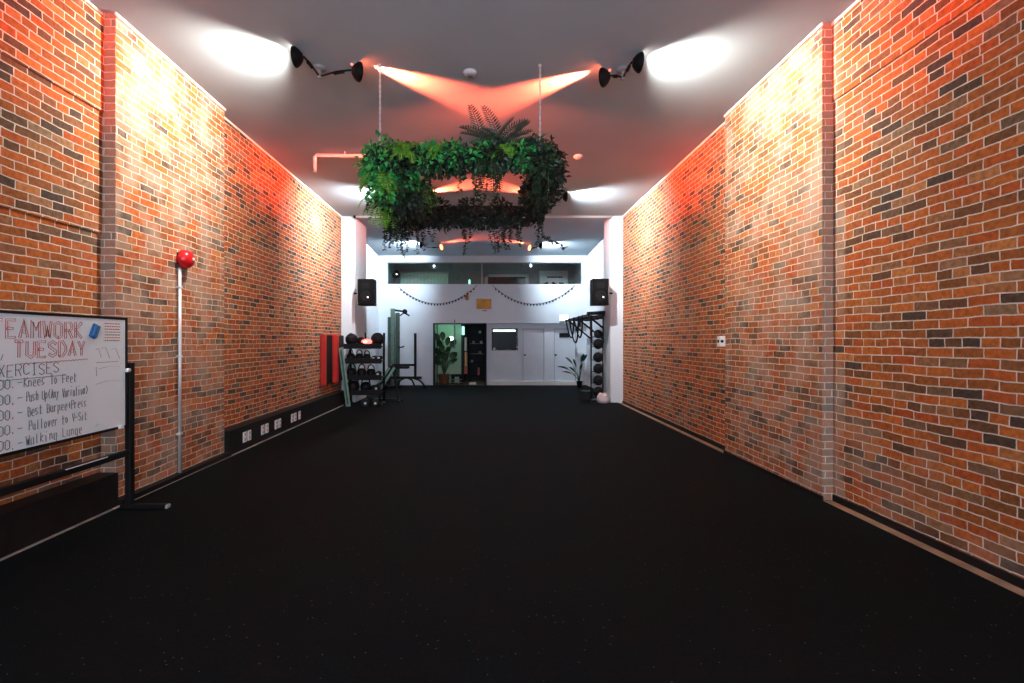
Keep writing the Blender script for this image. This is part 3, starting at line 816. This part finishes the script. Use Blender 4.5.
mb = MB(); pts = [Vector((BX + .0012, 4.31 + i * .011, 1.405 + .003 * (i % 2))) for i in range(24)]; mb.tube(pts, .002, 4); mb.build('red_note', 'inkr', wb)
e = thing('board_eraser', (BX + .002, 4.27, 1.62), 'blue felt eraser stuck slantwise on the whiteboard', 'eraser')
mt = Matrix.Translation((BX + .002, 4.268, 1.677)) @ Matrix.Rotation(-.42, 4, 'X')
MB().rbox(0, .022, -.034, .034, -.062, .062, .008, mt).build('body', 'blue', e)
MB().rbox(.022, .036, -.028, .028, -.056, .056, .006, mt).build('grip', mat('light_blue_felt', (.03, .16, .36), .7), e)
n = thing('paper_note', (BX + .001, 4.49, 1.575), 'white sheet with red and black lines at the top right of the whiteboard', 'note')
MB().box(BX + .0005, BX + .0016, 4.385, 4.605, 1.578, 1.765).build('sheet', 'paper', n)
mr, mk = MB(), MB()
for i in range(7):
    z = 1.748 - i * .025
    y = 4.40
    while y < 4.575:
        l_ = rnd(.012, .03); (mk if i in (2, 4, 6) else mr).box(BX + .0016, BX + .0022, y, min(4.595, y + l_), z - .005, z + .004); y += l_ + .006
mr.build('red_lines', 'inkr', n); mk.build('black_lines', 'inkk', n)

# ------------------------------------------------------------------ things on the brick walls
bell = thing('alarm_bell', (PL, 5.86, 2.42), 'round glossy red alarm bell on the left brick pilaster', 'alarm bell')
MB().lathe([(.085, 0), (.085, .03), (.108, .032), (.112, .05), (.108, .085), (.085, .122), (.05, .143), (.018, .15), (0, .15)], (PL, 5.86, 2.55), (1, 0, .0), 26).build('gong', 'red', bell)
MB().rbox(PL - .005, PL + .03, 5.79, 5.93, 2.48, 2.62, .005).build('back_box', 'base', bell)
MB().lathe([(.016, 0), (.016, .01), (0, .014)], (PL + .15, 5.86, 2.55), (1, 0, 0), 10).build('centre_screw', 'whitep', bell)
pp = thing('conduit_pipe', (PL + .03, 5.80, .065), 'long bright steel pipe running down the pilaster from the red bell', 'pipe')
MB().tube([(PL + .03, 5.80, .065), (PL + .03, 5.80, 2.44)], .019, 10).build('tube', 'steel', pp)
for z in (.5, 1.4, 2.2): MB().rbox(PL, PL + .05, 5.77, 5.83, z, z + .025, .004).build('clip', 'steel', pp)
words_ = ['first', 'second', 'third', 'fourth', 'fifth', 'sixth', 'seventh', 'eighth', 'ninth']
proto = None
for i, px in enumerate((244.4, 249, 262.4, 266.6, 275.8, 279.4, 292, 295, 299.3)):
    y = FPX * 3.54 / (VX - px)
    if proto is None:
        proto = thing('wall_outlet', (PL + .06, y, .14), '', 'outlet', 'white outlets in the dark skirting box')
        MB().rbox(PL + .06, PL + .072, y - .05, y + .05, .115, .265, .004).build('plate', 'whitep', proto)
        for z in (.155, .225): MB().rbox(PL + .07, PL + .075, y - .018, y + .018, z - .018, z + .018, .002).build('socket', 'greypanel', proto)
        o = proto
    else:
        o = copy_tree(proto); o.location = (PL + .06, y, .14)
    o['label'] = 'white outlet plate in the dark skirting box, %s from the pilaster' % words_[i]
s = thing('wall_sensor', (XR, 7.12, 1.58), 'small white box with a black dot on the right wall beside the pilaster', 'sensor')
MB().rbox(XR - .17, XR, 7.07, 7.16, 1.51, 1.66, .008).build('case', 'whitep', s)
MB().lathe([(.022, 0), (.022, .008), (0, .014)], (XR - .17, 7.11, 1.585), (-1, 0, 0), 12).lathe([(.022, 0), (.022, .006), (0, .01)], (XR - .14, 7.07, 1.585), (0, -1, 0), 12).build('eye', 'black', s)
t = thing('gym_mat', (XL, 11.5, .58), 'red edged black folding gym mat on the left brick wall, nearer of two', 'mat', 'hanging gym mats')
MB().rbox(XL + .01, XL + .10, 11.2, 11.75, .60, 1.72, .015).build('body', 'black', t)
MB().rbox(XL + .01, XL + .12, 11.13, 11.27, .58, 1.74, .02).build('edge', 'redv', t)
t = thing('gym_mat', (XL, 12.2, .58), 'red edged black folding gym mat beside the white column', 'mat', 'hanging gym mats')
MB().rbox(XL + .01, XL + .12, 12.05, 12.6, .60, 1.72, .015).build('body', 'base', t)
MB().rbox(XL + .01, XL + .16, 11.86, 12.08, .58, 1.74, .02).build('edge', 'redv', t)

# speakers on the columns
def speaker(c, label, side):
    t = thing('loudspeaker', c, label, 'loudspeaker', 'wall loudspeakers'); c = Vector(c)
    x0, x1, y0, y1, z0, z1 = c.x - .2, c.x + .2, c.y, c.y + .34, c.z, c.z + .66
    MB().rbox(x0, x1, y0, y1, z0, z1, .015).build('cabinet', 'blackp', t)
    MB().rbox(x0 + .025, x1 - .025, y0 - .012, y0 + .002, z0 + .03, z1 - .03, .008).build('grille', 'grille', t)
    MB().lathe([(.135, 0), (.13, .012), (.10, .004), (.04, .002), (0, .01)], (c.x, y0 - .012, z0 + .22), (0, -1, 0), 22).build('woofer', 'rubb', t)
    MB().rbox(c.x - .1, c.x + .1, y0 - .02, y0 - .008, z0 + .42, z0 + .56, .008).build('horn', 'rubb', t)
    MB().lathe([(.018, 0), (.015, .006), (0, .008)], (c.x + .06, y0 - .02, z0 + .2), (0, -1, 0), 10).build('badge', 'ewhite', t)
    xs = x0 - .012 if side < 0 else x1
    MB().rbox(xs, xs + .012, y0 + .01, y1 - .005, z0 + .005, z1 - .005, .003).build('side_panel', 'ply', t)
    wx, wy = (-3.42, 12.8) if side < 0 else (3.17, 12.75)
    MB().tube([(c.x, y1 - .01, z0 + .33), (c.x, y1 + .04, z0 + .33), (wx, y1 + .04, z0 + .33), (wx, wy, z0 + .33)], .025, 8).build('bracket', 'black', t)


speaker((-3.03, 12.42, 2.467), 'black loudspeaker on the left white column above the kettlebell rack', -1)
speaker((2.80, 12.36, 2.467), 'black loudspeaker on the right white column above the ball rack', 1)

# ------------------------------------------------------------------ back wall decorations
def garland(x0, x1, z0, z1, sag, label):
    t = thing('string_garland', ((x0 + x1) / 2, BACK - .02, min(z0, z1) - sag), label, 'garland', 'bead garlands on the back wall')
    n = 26; pts = []
    for i in range(n + 1):
        u = i / n; pts.append(Vector((x0 + (x1 - x0) * u, BACK - .02, z0 + (z1 - z0) * u - sag * 4 * u * (1 - u))))
    MB().tube(pts, .008, 5).build('string', 'black', t)
    for p in pts[1:-1]: MB().lathe([(.0, .0), (.02, -.012), (.026, -.04), (.012, -.07), (0, -.075)], p, n=8).build('bulb', 'base', t)


garland(at(398, 286, BACK).x, at(477, 286, BACK).x, 3.5, 3.53, .63, 'dark bead garland sagging across the left half of the white back wall')
garland(at(492.5, 286, BACK).x, at(575, 286, BACK).x, 3.53, 3.54, .66, 'dark bead garland sagging across the right half of the white back wall')
t = thing('framed_picture', at(484, 309, BACK), 'orange picture in the middle of the white back wall', 'picture')
p0, p1 = at(476.6, 309, BACK), at(491.3, 298.6, BACK)
MB().rbox(p0.x, p1.x, BACK - .03, BACK, p0.z, p1.z, .006).build('frame', 'wood', t)
MB().box(p0.x + .025, p1.x - .025, BACK - .034, BACK - .029, p0.z + .025, p1.z - .025).build('canvas', 'orange', t)
solo(MB().box(-.18, -.02, BACK - .01, BACK, 2.62, 2.67), 'caption_plate', 'tan', 'small tan plate under the orange picture', 'sign')
t = thing('paper_lantern', at(467, 302, BACK - .03), 'small orange paper ornament hanging from the left garland', 'ornament')
MB().lathe([(.02, 0), (.06, .03), (.06, .17), (.02, .2)], at(467, 300.5, BACK - .08), n=10).build('body', 'orangeb', t)
MB().tube([at(467, 295.5, BACK - .08), at(467, 291.5, BACK - .03)], .006, 5).build('string', 'black', t)
t = thing('exit_sign', at(563.5, 321.3, BACK - .05), 'small glowing white-green sign on the back wall over the doors', 'sign')
a, b_ = at(559, 321.2, BACK), at(568.2, 315, BACK)
MB().rbox(a.x, b_.x, BACK - .07, BACK, a.z, b_.z, .008).build('housing', 'whitep', t)
MB().box(a.x + .015, b_.x - .015, BACK - .074, BACK - .069, a.z + .015, b_.z - .015).build('face', 'egreen', t)
solo(MB().rbox(at(559.3, 0, Yr).x, at(569.5, 0, Yr).x, Yr - .0, Yr + .038, at(0, 337.4, Yr).z, at(0, 333, Yr).z, .004), 'door_plaque', 'black', 'small black plaque on the upper part of the right white door', 'sign')

# ------------------------------------------------------------------ kettlebell rack by the left column
RY = 12.35
rk = thing('weight_rack', (-2.98, RY, .012), 'black four tier weight rack standing in front of the left white column', 'rack')
for x in (-3.46, -2.62):
    MB().tube([(x, RY + .32, .012), (x, RY + .28, 1.0), (x + .02, RY + .22, 1.78)], .03, 8).build('upright', 'black', rk)
    MB().rbox(x - .035, x + .035, RY - .22, RY + .36, .012, .06, .01).build('foot', 'black', rk)
tiers = (.35, .72, 1.12, 1.48)
for z in tiers:
    MB().rbox(-3.5, -2.58, RY - .17, RY + .24, z - .05, z - .02, .006).rbox(-3.5, -2.58, RY - .19, RY - .165, z - .09, z + .035, .005).build('shelf', 'black', rk)
MB().bar((-3.46, RY + .3, .2), (-2.62, RY + .3, .55), .03).build('brace', 'black', rk)
ords = ['lowest', 'second', 'third', 'top']
kp = None
for k_, (x, ti, sc_) in enumerate([(-3.32, 0, 1.5), (-3.01, 0, 1.35), (-3.36, 1, 1.2), (-3.11, 1, 1.15), (-2.88, 1, 1.1), (-3.38, 2, 1.0), (-3.17, 2, .98), (-2.98, 2, .9)]):
    if kp is None:
        kb = MB().lathe([(.06, 0), (.085, .02), (.105, .08), (.09, .145), (.045, .175), (0, .18)], n=16)
        pts = [Vector((.062 * math.cos(a) * (1.15 if abs(math.cos(a)) > .5 else 1), 0, .155 + .115 * math.sin(a))) for a in [PI * q / 10 for q in range(11)]]
        kb.tube([Vector((.06, 0, .12))] + pts + [Vector((-.06, 0, .12))], .014, 7)
        o = kp = kb.build('kettlebell', 'iron')
    else:
        o = kp.copy(); COL.objects.link(o)
    o.location = (x, RY + .02, tiers[ti] - .02); o.scale = (sc_,) * 3; o.rotation_euler.z = rnd(-.5, .5)
    n_in = [q for q in (0, 1, 2)]
    tag(o, 'black kettlebell on the %s tier of the rack, %s from its left upright' % (ords[ti], ['first', 'second', 'first', 'second', 'third', 'first', 'second', 'third'][k_]), 'kettlebell', 'kettlebells on the rack')


def dumbbell(loc, rz, r, label, group):
    t = thing('dumbbell', (0, 0, 0), label, 'dumbbell', group)
    MB().tube([(0, -.075, r), (0, .075, r)], .016, 8).build('handle', 'chrome', t)
    for s_ in (-1, 1):
        hm = MB()
        hm.lathe([(r * .8, 0), (r, .015), (r, .075), (r * .8, .09)], (0, s_ * .07, r), (0, s_, 0), 6)
        hd = hm.build('head', 'iron', t)
        MB().lathe([(.03, 0), (.03, .003), (0, .004)], (0, s_ * .16, r), (0, s_, 0), 12).build('end_cap', 'steel', hd)
    t.location = loc; t.rotation_euler.z = rz
    return t


dumbbell((-2.74, RY + .03, tiers[0] - .02), .1, .085, 'hex dumbbell on the lowest tier of the rack by its right upright', 'dumbbells on the rack')
dumbbell((-2.70, RY + .03, tiers[1] - .02), .1, .07, 'hex dumbbell on the second tier of the rack by its right upright', 'dumbbells on the rack')
dumbbell((-2.80, RY + .03, tiers[2] - .02), .05, .06, 'hex dumbbell on the third tier of the rack beside the last kettlebell', 'dumbbells on the rack')
dumbbell((-2.67, RY + .03, tiers[2] - .02), .05, .06, 'hex dumbbell on the third tier of the rack by its right upright', 'dumbbells on the rack')
dumbbell((-2.92, RY - .42, .012), .25, .10, 'big hex dumbbell on the floor before the rack, left of two', 'dumbbells on the floor')
dumbbell((-2.68, RY - .36, .012), .15, .09, 'big hex dumbbell on the floor before the rack, right of two', 'dumbbells on the floor')
for x, r, lb in ((-3.36, .155, 'black medicine ball on the top tier of the rack at its left end'), (-3.13, .11, 'smaller black medicine ball on the top tier beside the red glow'), (-2.72, .165, 'dark medicine ball on the top tier of the rack at its right end')):
    t = thing('medicine_ball', (x, RY + .02, tiers[3] - .02), lb, 'ball', 'medicine balls on the rack')
    MB().ball((x, RY + .02, tiers[3] - .02 + r), r, 18).build('body', 'rubb', t)
    MB().lathe([(r * 1.005, -.012), (r * 1.012, 0), (r * 1.005, .012)], (x, RY + .02, tiers[3] - .02 + r), (.3, .5, 1), 20).build('seam', 'black', t)
t = thing('red_lamp', (-2.96, RY - .08, tiers[3] - .02), 'small glowing red lamp on the top tier of the rack', 'lamp')
MB().lathe([(.07, 0), (.07, .03), (.05, .04)], (-2.96, RY - .08, tiers[3] - .02), n=14).build('base', 'blackp', t)
MB().lathe([(.05, .04), (.075, .07), (.135, .10), (.11, .14), (.05, .165), (0, .17)], (-2.96, RY - .08, tiers[3] - .02), n=18).build('shade', 'ered', t)
MB().rbox(-3.01, -2.93, RY - .225, RY - .2, tiers[3] + .06, tiers[3] + .095, .008).build('bright_core', 'epink', t)
t = solo(MB().lathe([(.022, 0), (.024, .01), (.024, .33), (.018, .34)], (-3.04, RY + .12, tiers[3] - .02), n=10), 'foam_roller', 'rubb', 'thin black roller standing upright on the rack behind the red glow', 'roller')
lb = Matrix.Translation((-3.335, 11.98, .012)) @ Matrix.Rotation(-.125, 4, 'Y')
t = thing('leaning_board', (-3.335, 11.98, .012), 'narrow pale green board leaning between the red mats and the rack', 'board')
MB().rbox(-.055, .055, -.02, .02, 0, 1.42, .008, lb).build('plank', 'palegreen', t)
MB().rbox(-.02, .02, -.028, -.018, .06, 1.36, .004, lb).build('groove', 'darkgreen', t)

# incline bench with pale rails, right of the rack
ib = thing('incline_bench', (-2.55, 12.95, .012), 'dark incline bench with two pale green slanted rails right of the rack', 'bench')
for dx in (0, .13):
    MB().bar((-2.86 + dx, 12.74, .36), (-2.50 + dx, 12.74, .90), .06).build('rail', 'palegreen', ib)
MB().bar((-2.90, 12.95, .30), (-2.48, 12.95, .92), .3, .07, (-.8, 0, .6)).build('back_pad', 'rubb', ib)
MB().rbox(-3.0, -2.55, 12.8, 13.1, .36, .44, .02).build('seat_pad', 'rubb', ib)
MB().bar((-2.95, 12.95, .06), (-2.2, 12.95, .06), .06).build('base_beam', 'black', ib)
for x in (-2.9, -2.25): MB().bar((x, 12.68, .04), (x, 13.22, .04), .05).build('foot', 'black', ib)
MB().bar((-2.8, 12.95, .06), (-2.75, 12.95, .38), .05).bar((-2.3, 12.95, .06), (-2.44, 12.95, .86), .05).build('post', 'black', ib)

# cable machine and press stand along the back wall
CY = 16.8
cm = thing('cable_machine', (-3.1, CY, .012), 'tall green-grey cable machine with a top pulley against the back wall', 'gym machine')
MB().rbox(-3.25, -3.11, CY - .06, CY + .06, .02, 2.66, .01).build('mast', 'midgreen', cm)
MB().rbox(-3.09, -2.96, CY - .03, CY + .09, .02, 2.52, .01).build('mast', 'darkgreen', cm)
MB().rbox(-3.35, -3.26, CY - .04, CY + .06, .02, 2.38, .01).build('weight_guide', 'darkgreen', cm)
ws = MB()
for i in range(9): ws.rbox(-3.40, -3.22, CY - .14, CY + .1, .1 + i * .055, .148 + i * .055, .006)
ws.build('weight_stack', 'iron', cm)
MB().bar((-3.2, CY, 2.62), (-2.78, CY, 2.56), .06).bar((-2.95, CY, 2.42), (-2.80, CY, 2.52), .04).build('top_arm', 'black', cm)
MB().lathe([(.085, -.02), (.06, 0), (.085, .02)], (-2.78, CY, 2.56), (0, 1, 0), 16).build('pulley', 'blackp', cm)
MB().tube([(-2.8, CY, 2.53), (-2.62, CY, 2.42)], .028, 8).build('grip', 'rubb', cm)
MB().tube([(-3.0, CY - .05, 1.35), (-2.83, CY - .05, 1.37), (-2.80, CY - .05, 1.41)], .022, 8).build('side_handle', 'black', cm)
MB().rbox(-3.42, -2.9, CY - .2, CY + .16, .012, .08, .01).build('foot_plate', 'black', cm)
ps = thing('press_stand', (-2.6, CY - .1, .012), 'low black bench stand with one tall post beside the cable machine', 'gym stand')
py = CY - .25
MB().rbox(-2.43, -2.35, py - .035, py + .035, .3, 1.83, .006).build('post', 'black', ps)
MB().bar((-3.15, py, .78), (-2.36, py, .78), .07).build('crossbar', 'black', ps)
MB().rbox(-3.1, -2.6, py - .12, py + .12, .66, .74, .02).build('pad', 'rubb', ps)
MB().bar((-3.3, py, .36), (-2.18, py, .36), .08).build('base_beam', 'black', ps)
for a, b_ in (((-2.45, .34), (-2.04, .03)), ((-2.62, .34), (-2.36, .03)), ((-2.75, .34), (-3.0, .03))):
    MB().tube([(a[0], py, a[1]), ((a[0] + b_[0]) / 2, py - .05, a[1] - .06), (b_[0] + (-.06 if b_[0] > a[0] else .06), py - .1, .14), (b_[0], py - .14, .05)], .03, 8).build('leg', 'black', ps)
MB().lathe([(.05, -.02), (.06, 0), (.05, .02)], (-2.06, py - .14, .06), (0, 1, 0), 12).build('wheel', 'rubb', ps)
MB().lathe([(.018, 0), (.018, .12)], (-2.36, py, .74), (1, 0, 0), 8).build('peg', 'steel', ps)
MB().bar((-3.05, py, .36), (-3.05, py, .76), .06).build('short_post', 'black', ps)

# ------------------------------------------------------------------ right hand rig, ball rack, plant, bag
rg = thing('pull_up_rig', (2.9, 15.2, 1.7), 'black steel pull up rig fixed high along the right white wall', 'pull-up rig')
ZR = 2.27
for x in (2.70, 3.10): MB().bar((x, 13.35, ZR), (x, 17.2, ZR), .06).build('rail', 'black', rg)
for i in range(7):
    y = 13.4 + i * .62
    MB().tube([(2.66, y, ZR + (.03 if i == 0 else 0)), (3.53, y, ZR + (.03 if i == 0 else 0))], .022, 8).build('rung', 'black', rg)
MB().bar((2.66, 13.36, ZR + .04), (3.14, 13.36, ZR + .07), .10, .09).build('end_plate', 'black', rg)
for y in (13.6, 15.2, 16.9):
    MB().bar((2.75, y, ZR - .02), (3.53, y, 1.62), .05).build('brace', 'black', rg)
    MB().bar((2.78, y - .15, ZR), (2.78, y - .15, 1.72 if y < 14 else 2.0), .045).build('hanger', 'black', rg)
    MB().rbox(3.51, 3.53, y - .08, y + .08, 1.5, 2.4, .004).build('wall_plate', 'black', rg)
for i, (ya, yb, dz) in enumerate(((14.0, 15.4, .62), (14.6, 16.3, .78), (15.4, 17.0, .62))):
    pts = [Vector((2.66 + .06 * math.sin(PI * u), ya + (yb - ya) * u, ZR + .03 - dz * (1 - (2 * u - 1) ** 2))) for u in [q / 16 for q in range(17)]]
    solo(MB().tube(pts, .024, 6), 'suspension_band', 'strap', 'black band looping down from the rig, %s from the near end' % words_[i], 'band', 'bands hanging from the rig')
# ball rack
br = thing('ball_rack', (2.88, 13.05, .012), 'slim black upright rack holding a column of balls by the right column', 'ball rack')
for x in (2.735, 3.045): MB().tube([(x, 13.2, .02), (x, 13.2, 1.9)], .018, 8).build('upright', 'black', br)
MB().rbox(2.70, 3.08, 12.92, 13.3, .012, .05, .01).build('base', 'black', br)
zs = (.255, .555, .855, 1.155, 1.50, 1.76)
for z in zs:
    pts = [Vector((2.89 + .125 * math.cos(a), 13.05 + .125 * math.sin(a), z - .075)) for a in [2 * PI * q / 16 for q in range(16)]]
    MB().tube(pts, .011, 6, closed=True).tube([(2.735, 13.2, z - .075), (2.79, 13.13, z - .075)], .01, 6).tube([(3.045, 13.2, z - .075), (2.99, 13.13, z - .075)], .01, 6).build('ring_holder', 'black', br)
pos = ['lowest', 'second', 'third', 'fourth', 'fifth', 'topmost and smallest']
for i, z in enumerate(zs):
    r = .135 if i < 5 else .115
    t = thing('slam_ball', (2.89, 13.05, z - r), 'black ball in the upright ball rack, %s%s' % (pos[i], ' from the floor' if 0 < i < 5 else ''), 'ball', 'balls in the upright rack')
    MB().ball((2.89, 13.05, z), r, 18).build('body', 'rubb', t)
    MB().lathe([(r * 1.004, -.01), (r * 1.012, 0), (r * 1.004, .01)], (2.89, 13.05, z), (.5, -.4, 1), 20).build('seam', 'iron', t)
bg = MB()
cx, cy = 2.92, 12.62
n_ = 18
vs_, fs_ = [], []
prof = [(.10, 0), (.155, .02), (.165, .09), (.15, .16), (.12, .21), (.085, .24), (.06, .235), (.03, .22)]
for i, (r, h) in enumerate(prof):
    for k_ in range(n_):
        a = 2 * PI * k_ / n_; q = 1 + .10 * math.sin(3 * a + i) + .07 * math.sin(7 * a + 2 * i)
        vs_.append((cx + r * q * math.cos(a), cy + r * q * .8 * math.sin(a), .012 + h * (1 + .12 * math.sin(2 * a + 1))))
for i in range(len(prof) - 1):
    for k_ in range(n_): fs_.append((i * n_ + k_, i * n_ + (k_ + 1) % n_, (i + 1) * n_ + (k_ + 1) % n_, (i + 1) * n_ + k_))
fs_ += [tuple(range(n_))[::-1], tuple(range((len(prof) - 1) * n_, len(prof) * n_))]
bt = thing('sports_bag', (cx, cy, .012), 'crumpled pinkish white bag on the floor at the foot of the right column', 'bag')
bg._add(vs_, fs_, True); bg.build('body', 'ball', bt)
MB().tube([(cx - .09, cy - .1, .2), (cx - .05, cy - .13, .27), (cx + .05, cy - .13, .27), (cx + .09, cy - .1, .2)], .011, 6).build('handle', 'ball', bt)
t = thing('plyo_box', (2.62, 13.35, .012), 'low dark box on the floor left of the ball rack', 'box')
MB().rbox(2.50, 2.74, 13.2, 13.5, .012, .24, .015).build('body', 'iron', t); MB().rbox(2.49, 2.75, 13.19, 13.51, .22, .25, .008).build('lid', 'black', t)


def leafy(name, c, label, stems, pot):
    t = thing(name, c, label, 'plant'); c = Vector(c); x, y, z = c
    pr, ph, pm = pot
    MB().lathe([(pr * .75, 0), (pr, ph * .9), (pr * 1.06, ph * .92), (pr * 1.06, ph), (pr * .92, ph), (pr * .9, ph * .9)], c, n=18).build('pot', pm, t)
    MB().lathe([(pr * .9, ph * .88), (0, ph * .9)], c, n=14).build('soil', 'soil', t)
    for (dx, dz, ln, w) in stems:
        mb = MB(); b0 = c + Vector((0, 0, ph * .85)); tip = c + Vector((dx * .55, rnd(-.1, .1), ph + dz * .6))
        mb.tube([b0, b0.lerp(tip, .5) + Vector((0, 0, .05)), tip], [.014, .011, .008], 6)
        d = Vector((dx, rnd(-.2, .2), dz * .6)).normalized()
        # a broad blade with a curved midrib
        L_, R_, C_ = [], [], []
        sd = d.cross(Vector((0, 1, 0))).normalized() if abs(d.y) < .9 else Vector((1, 0, 0))
        for q in range(7):
            u = q / 6; wd = w * math.sin(PI * min(1, .08 + u * .92)) ** .8 * .5
            p = tip + d * ln * u + Vector((0, -.12 * u * u, -.28 * ln * u * u))
            C_.append(p); L_.append(p + sd * wd + Vector((0, -.02, .0))); R_.append(p - sd * wd + Vector((0, -.02, 0)))
        vv = C_ + L_ + R_
        ff = []
        for q in range(6): ff += [(q, q + 1, 8 + q, 7 + q), (q, 14 + q, 15 + q, q + 1)]
        mb._add(vv, ff, True); mb.build('leaf', 'plant', t)


leafy('potted_plant', (-1.58, 18.1, .012), 'broad leaved potted plant standing inside the passage opening',
      [(-.34, 1.95, .46, .22), (-.05, 2.05, .44, .20), (.45, 1.6, .46, .22), (-.2, 1.6, .44, .22), (.2, 1.75, .44, .2), (-.28, 1.15, .42, .24), (-.10, 1.35, .40, .22), (.12, 1.05, .40, .24), (.42, .95, .42, .24), (-.30, .75, .38, .24), (.05, .8, .4, .24), (.32, .6, .36, .2), (-.12, .95, .4, .26), (.5, .75, .3, .18), (.22, 1.3, .34, .18), (-.22, .55, .3, .2)],
      (.21, .36, 'pot'))
leafy('potted_plant', (3.08, 16.75, .012), 'dark spiky potted plant in the corner under the pull up rig',
      [(-.62, .62, .5, .06), (-.40, .95, .45, .07), (-.18, .80, .42, .07), (.10, 1.05, .42, .11), (.22, 1.1, .36, .11), (-.5, .42, .4, .05), (.05, .6, .35, .07), (-.25, .5, .4, .07)],
      (.10, .22, 'black'))
t = thing('step_bench', (-1.12, 18.2, .012), 'low dark step bench with pale lines beside the passage plant', 'bench')
MB().rbox(-1.33, -.90, 18.0, 18.35, .28, .36, .02).build('deck', 'black', t)
for x in (-1.26, -.97): MB().rbox(x - .05, x + .05, 18.02, 18.33, .012, .28, .012).build('leg', 'blackp', t)
for z in (.07, .17): MB().box(-1.31, -.92, 18.005, 18.02, z, z + .02).build('stripe', 'greypanel', t)
t = thing('sports_shoe', (-.52, 17.75, .012), 'small white sports shoe on the floor at the dark doorway', 'shoe')
MB().lathe([(.0, 0), (.035, .01), (.05, .06), (.045, .14), (.05, .2), (.03, .25), (0, .26)], (-.66, 17.78, .06), (1, 0, .05), 12).build('upper', 'paper', t)
MB().rbox(-.67, -.39, 17.73, 17.83, .012, .035, .01).build('sole', 'greypanel', t)
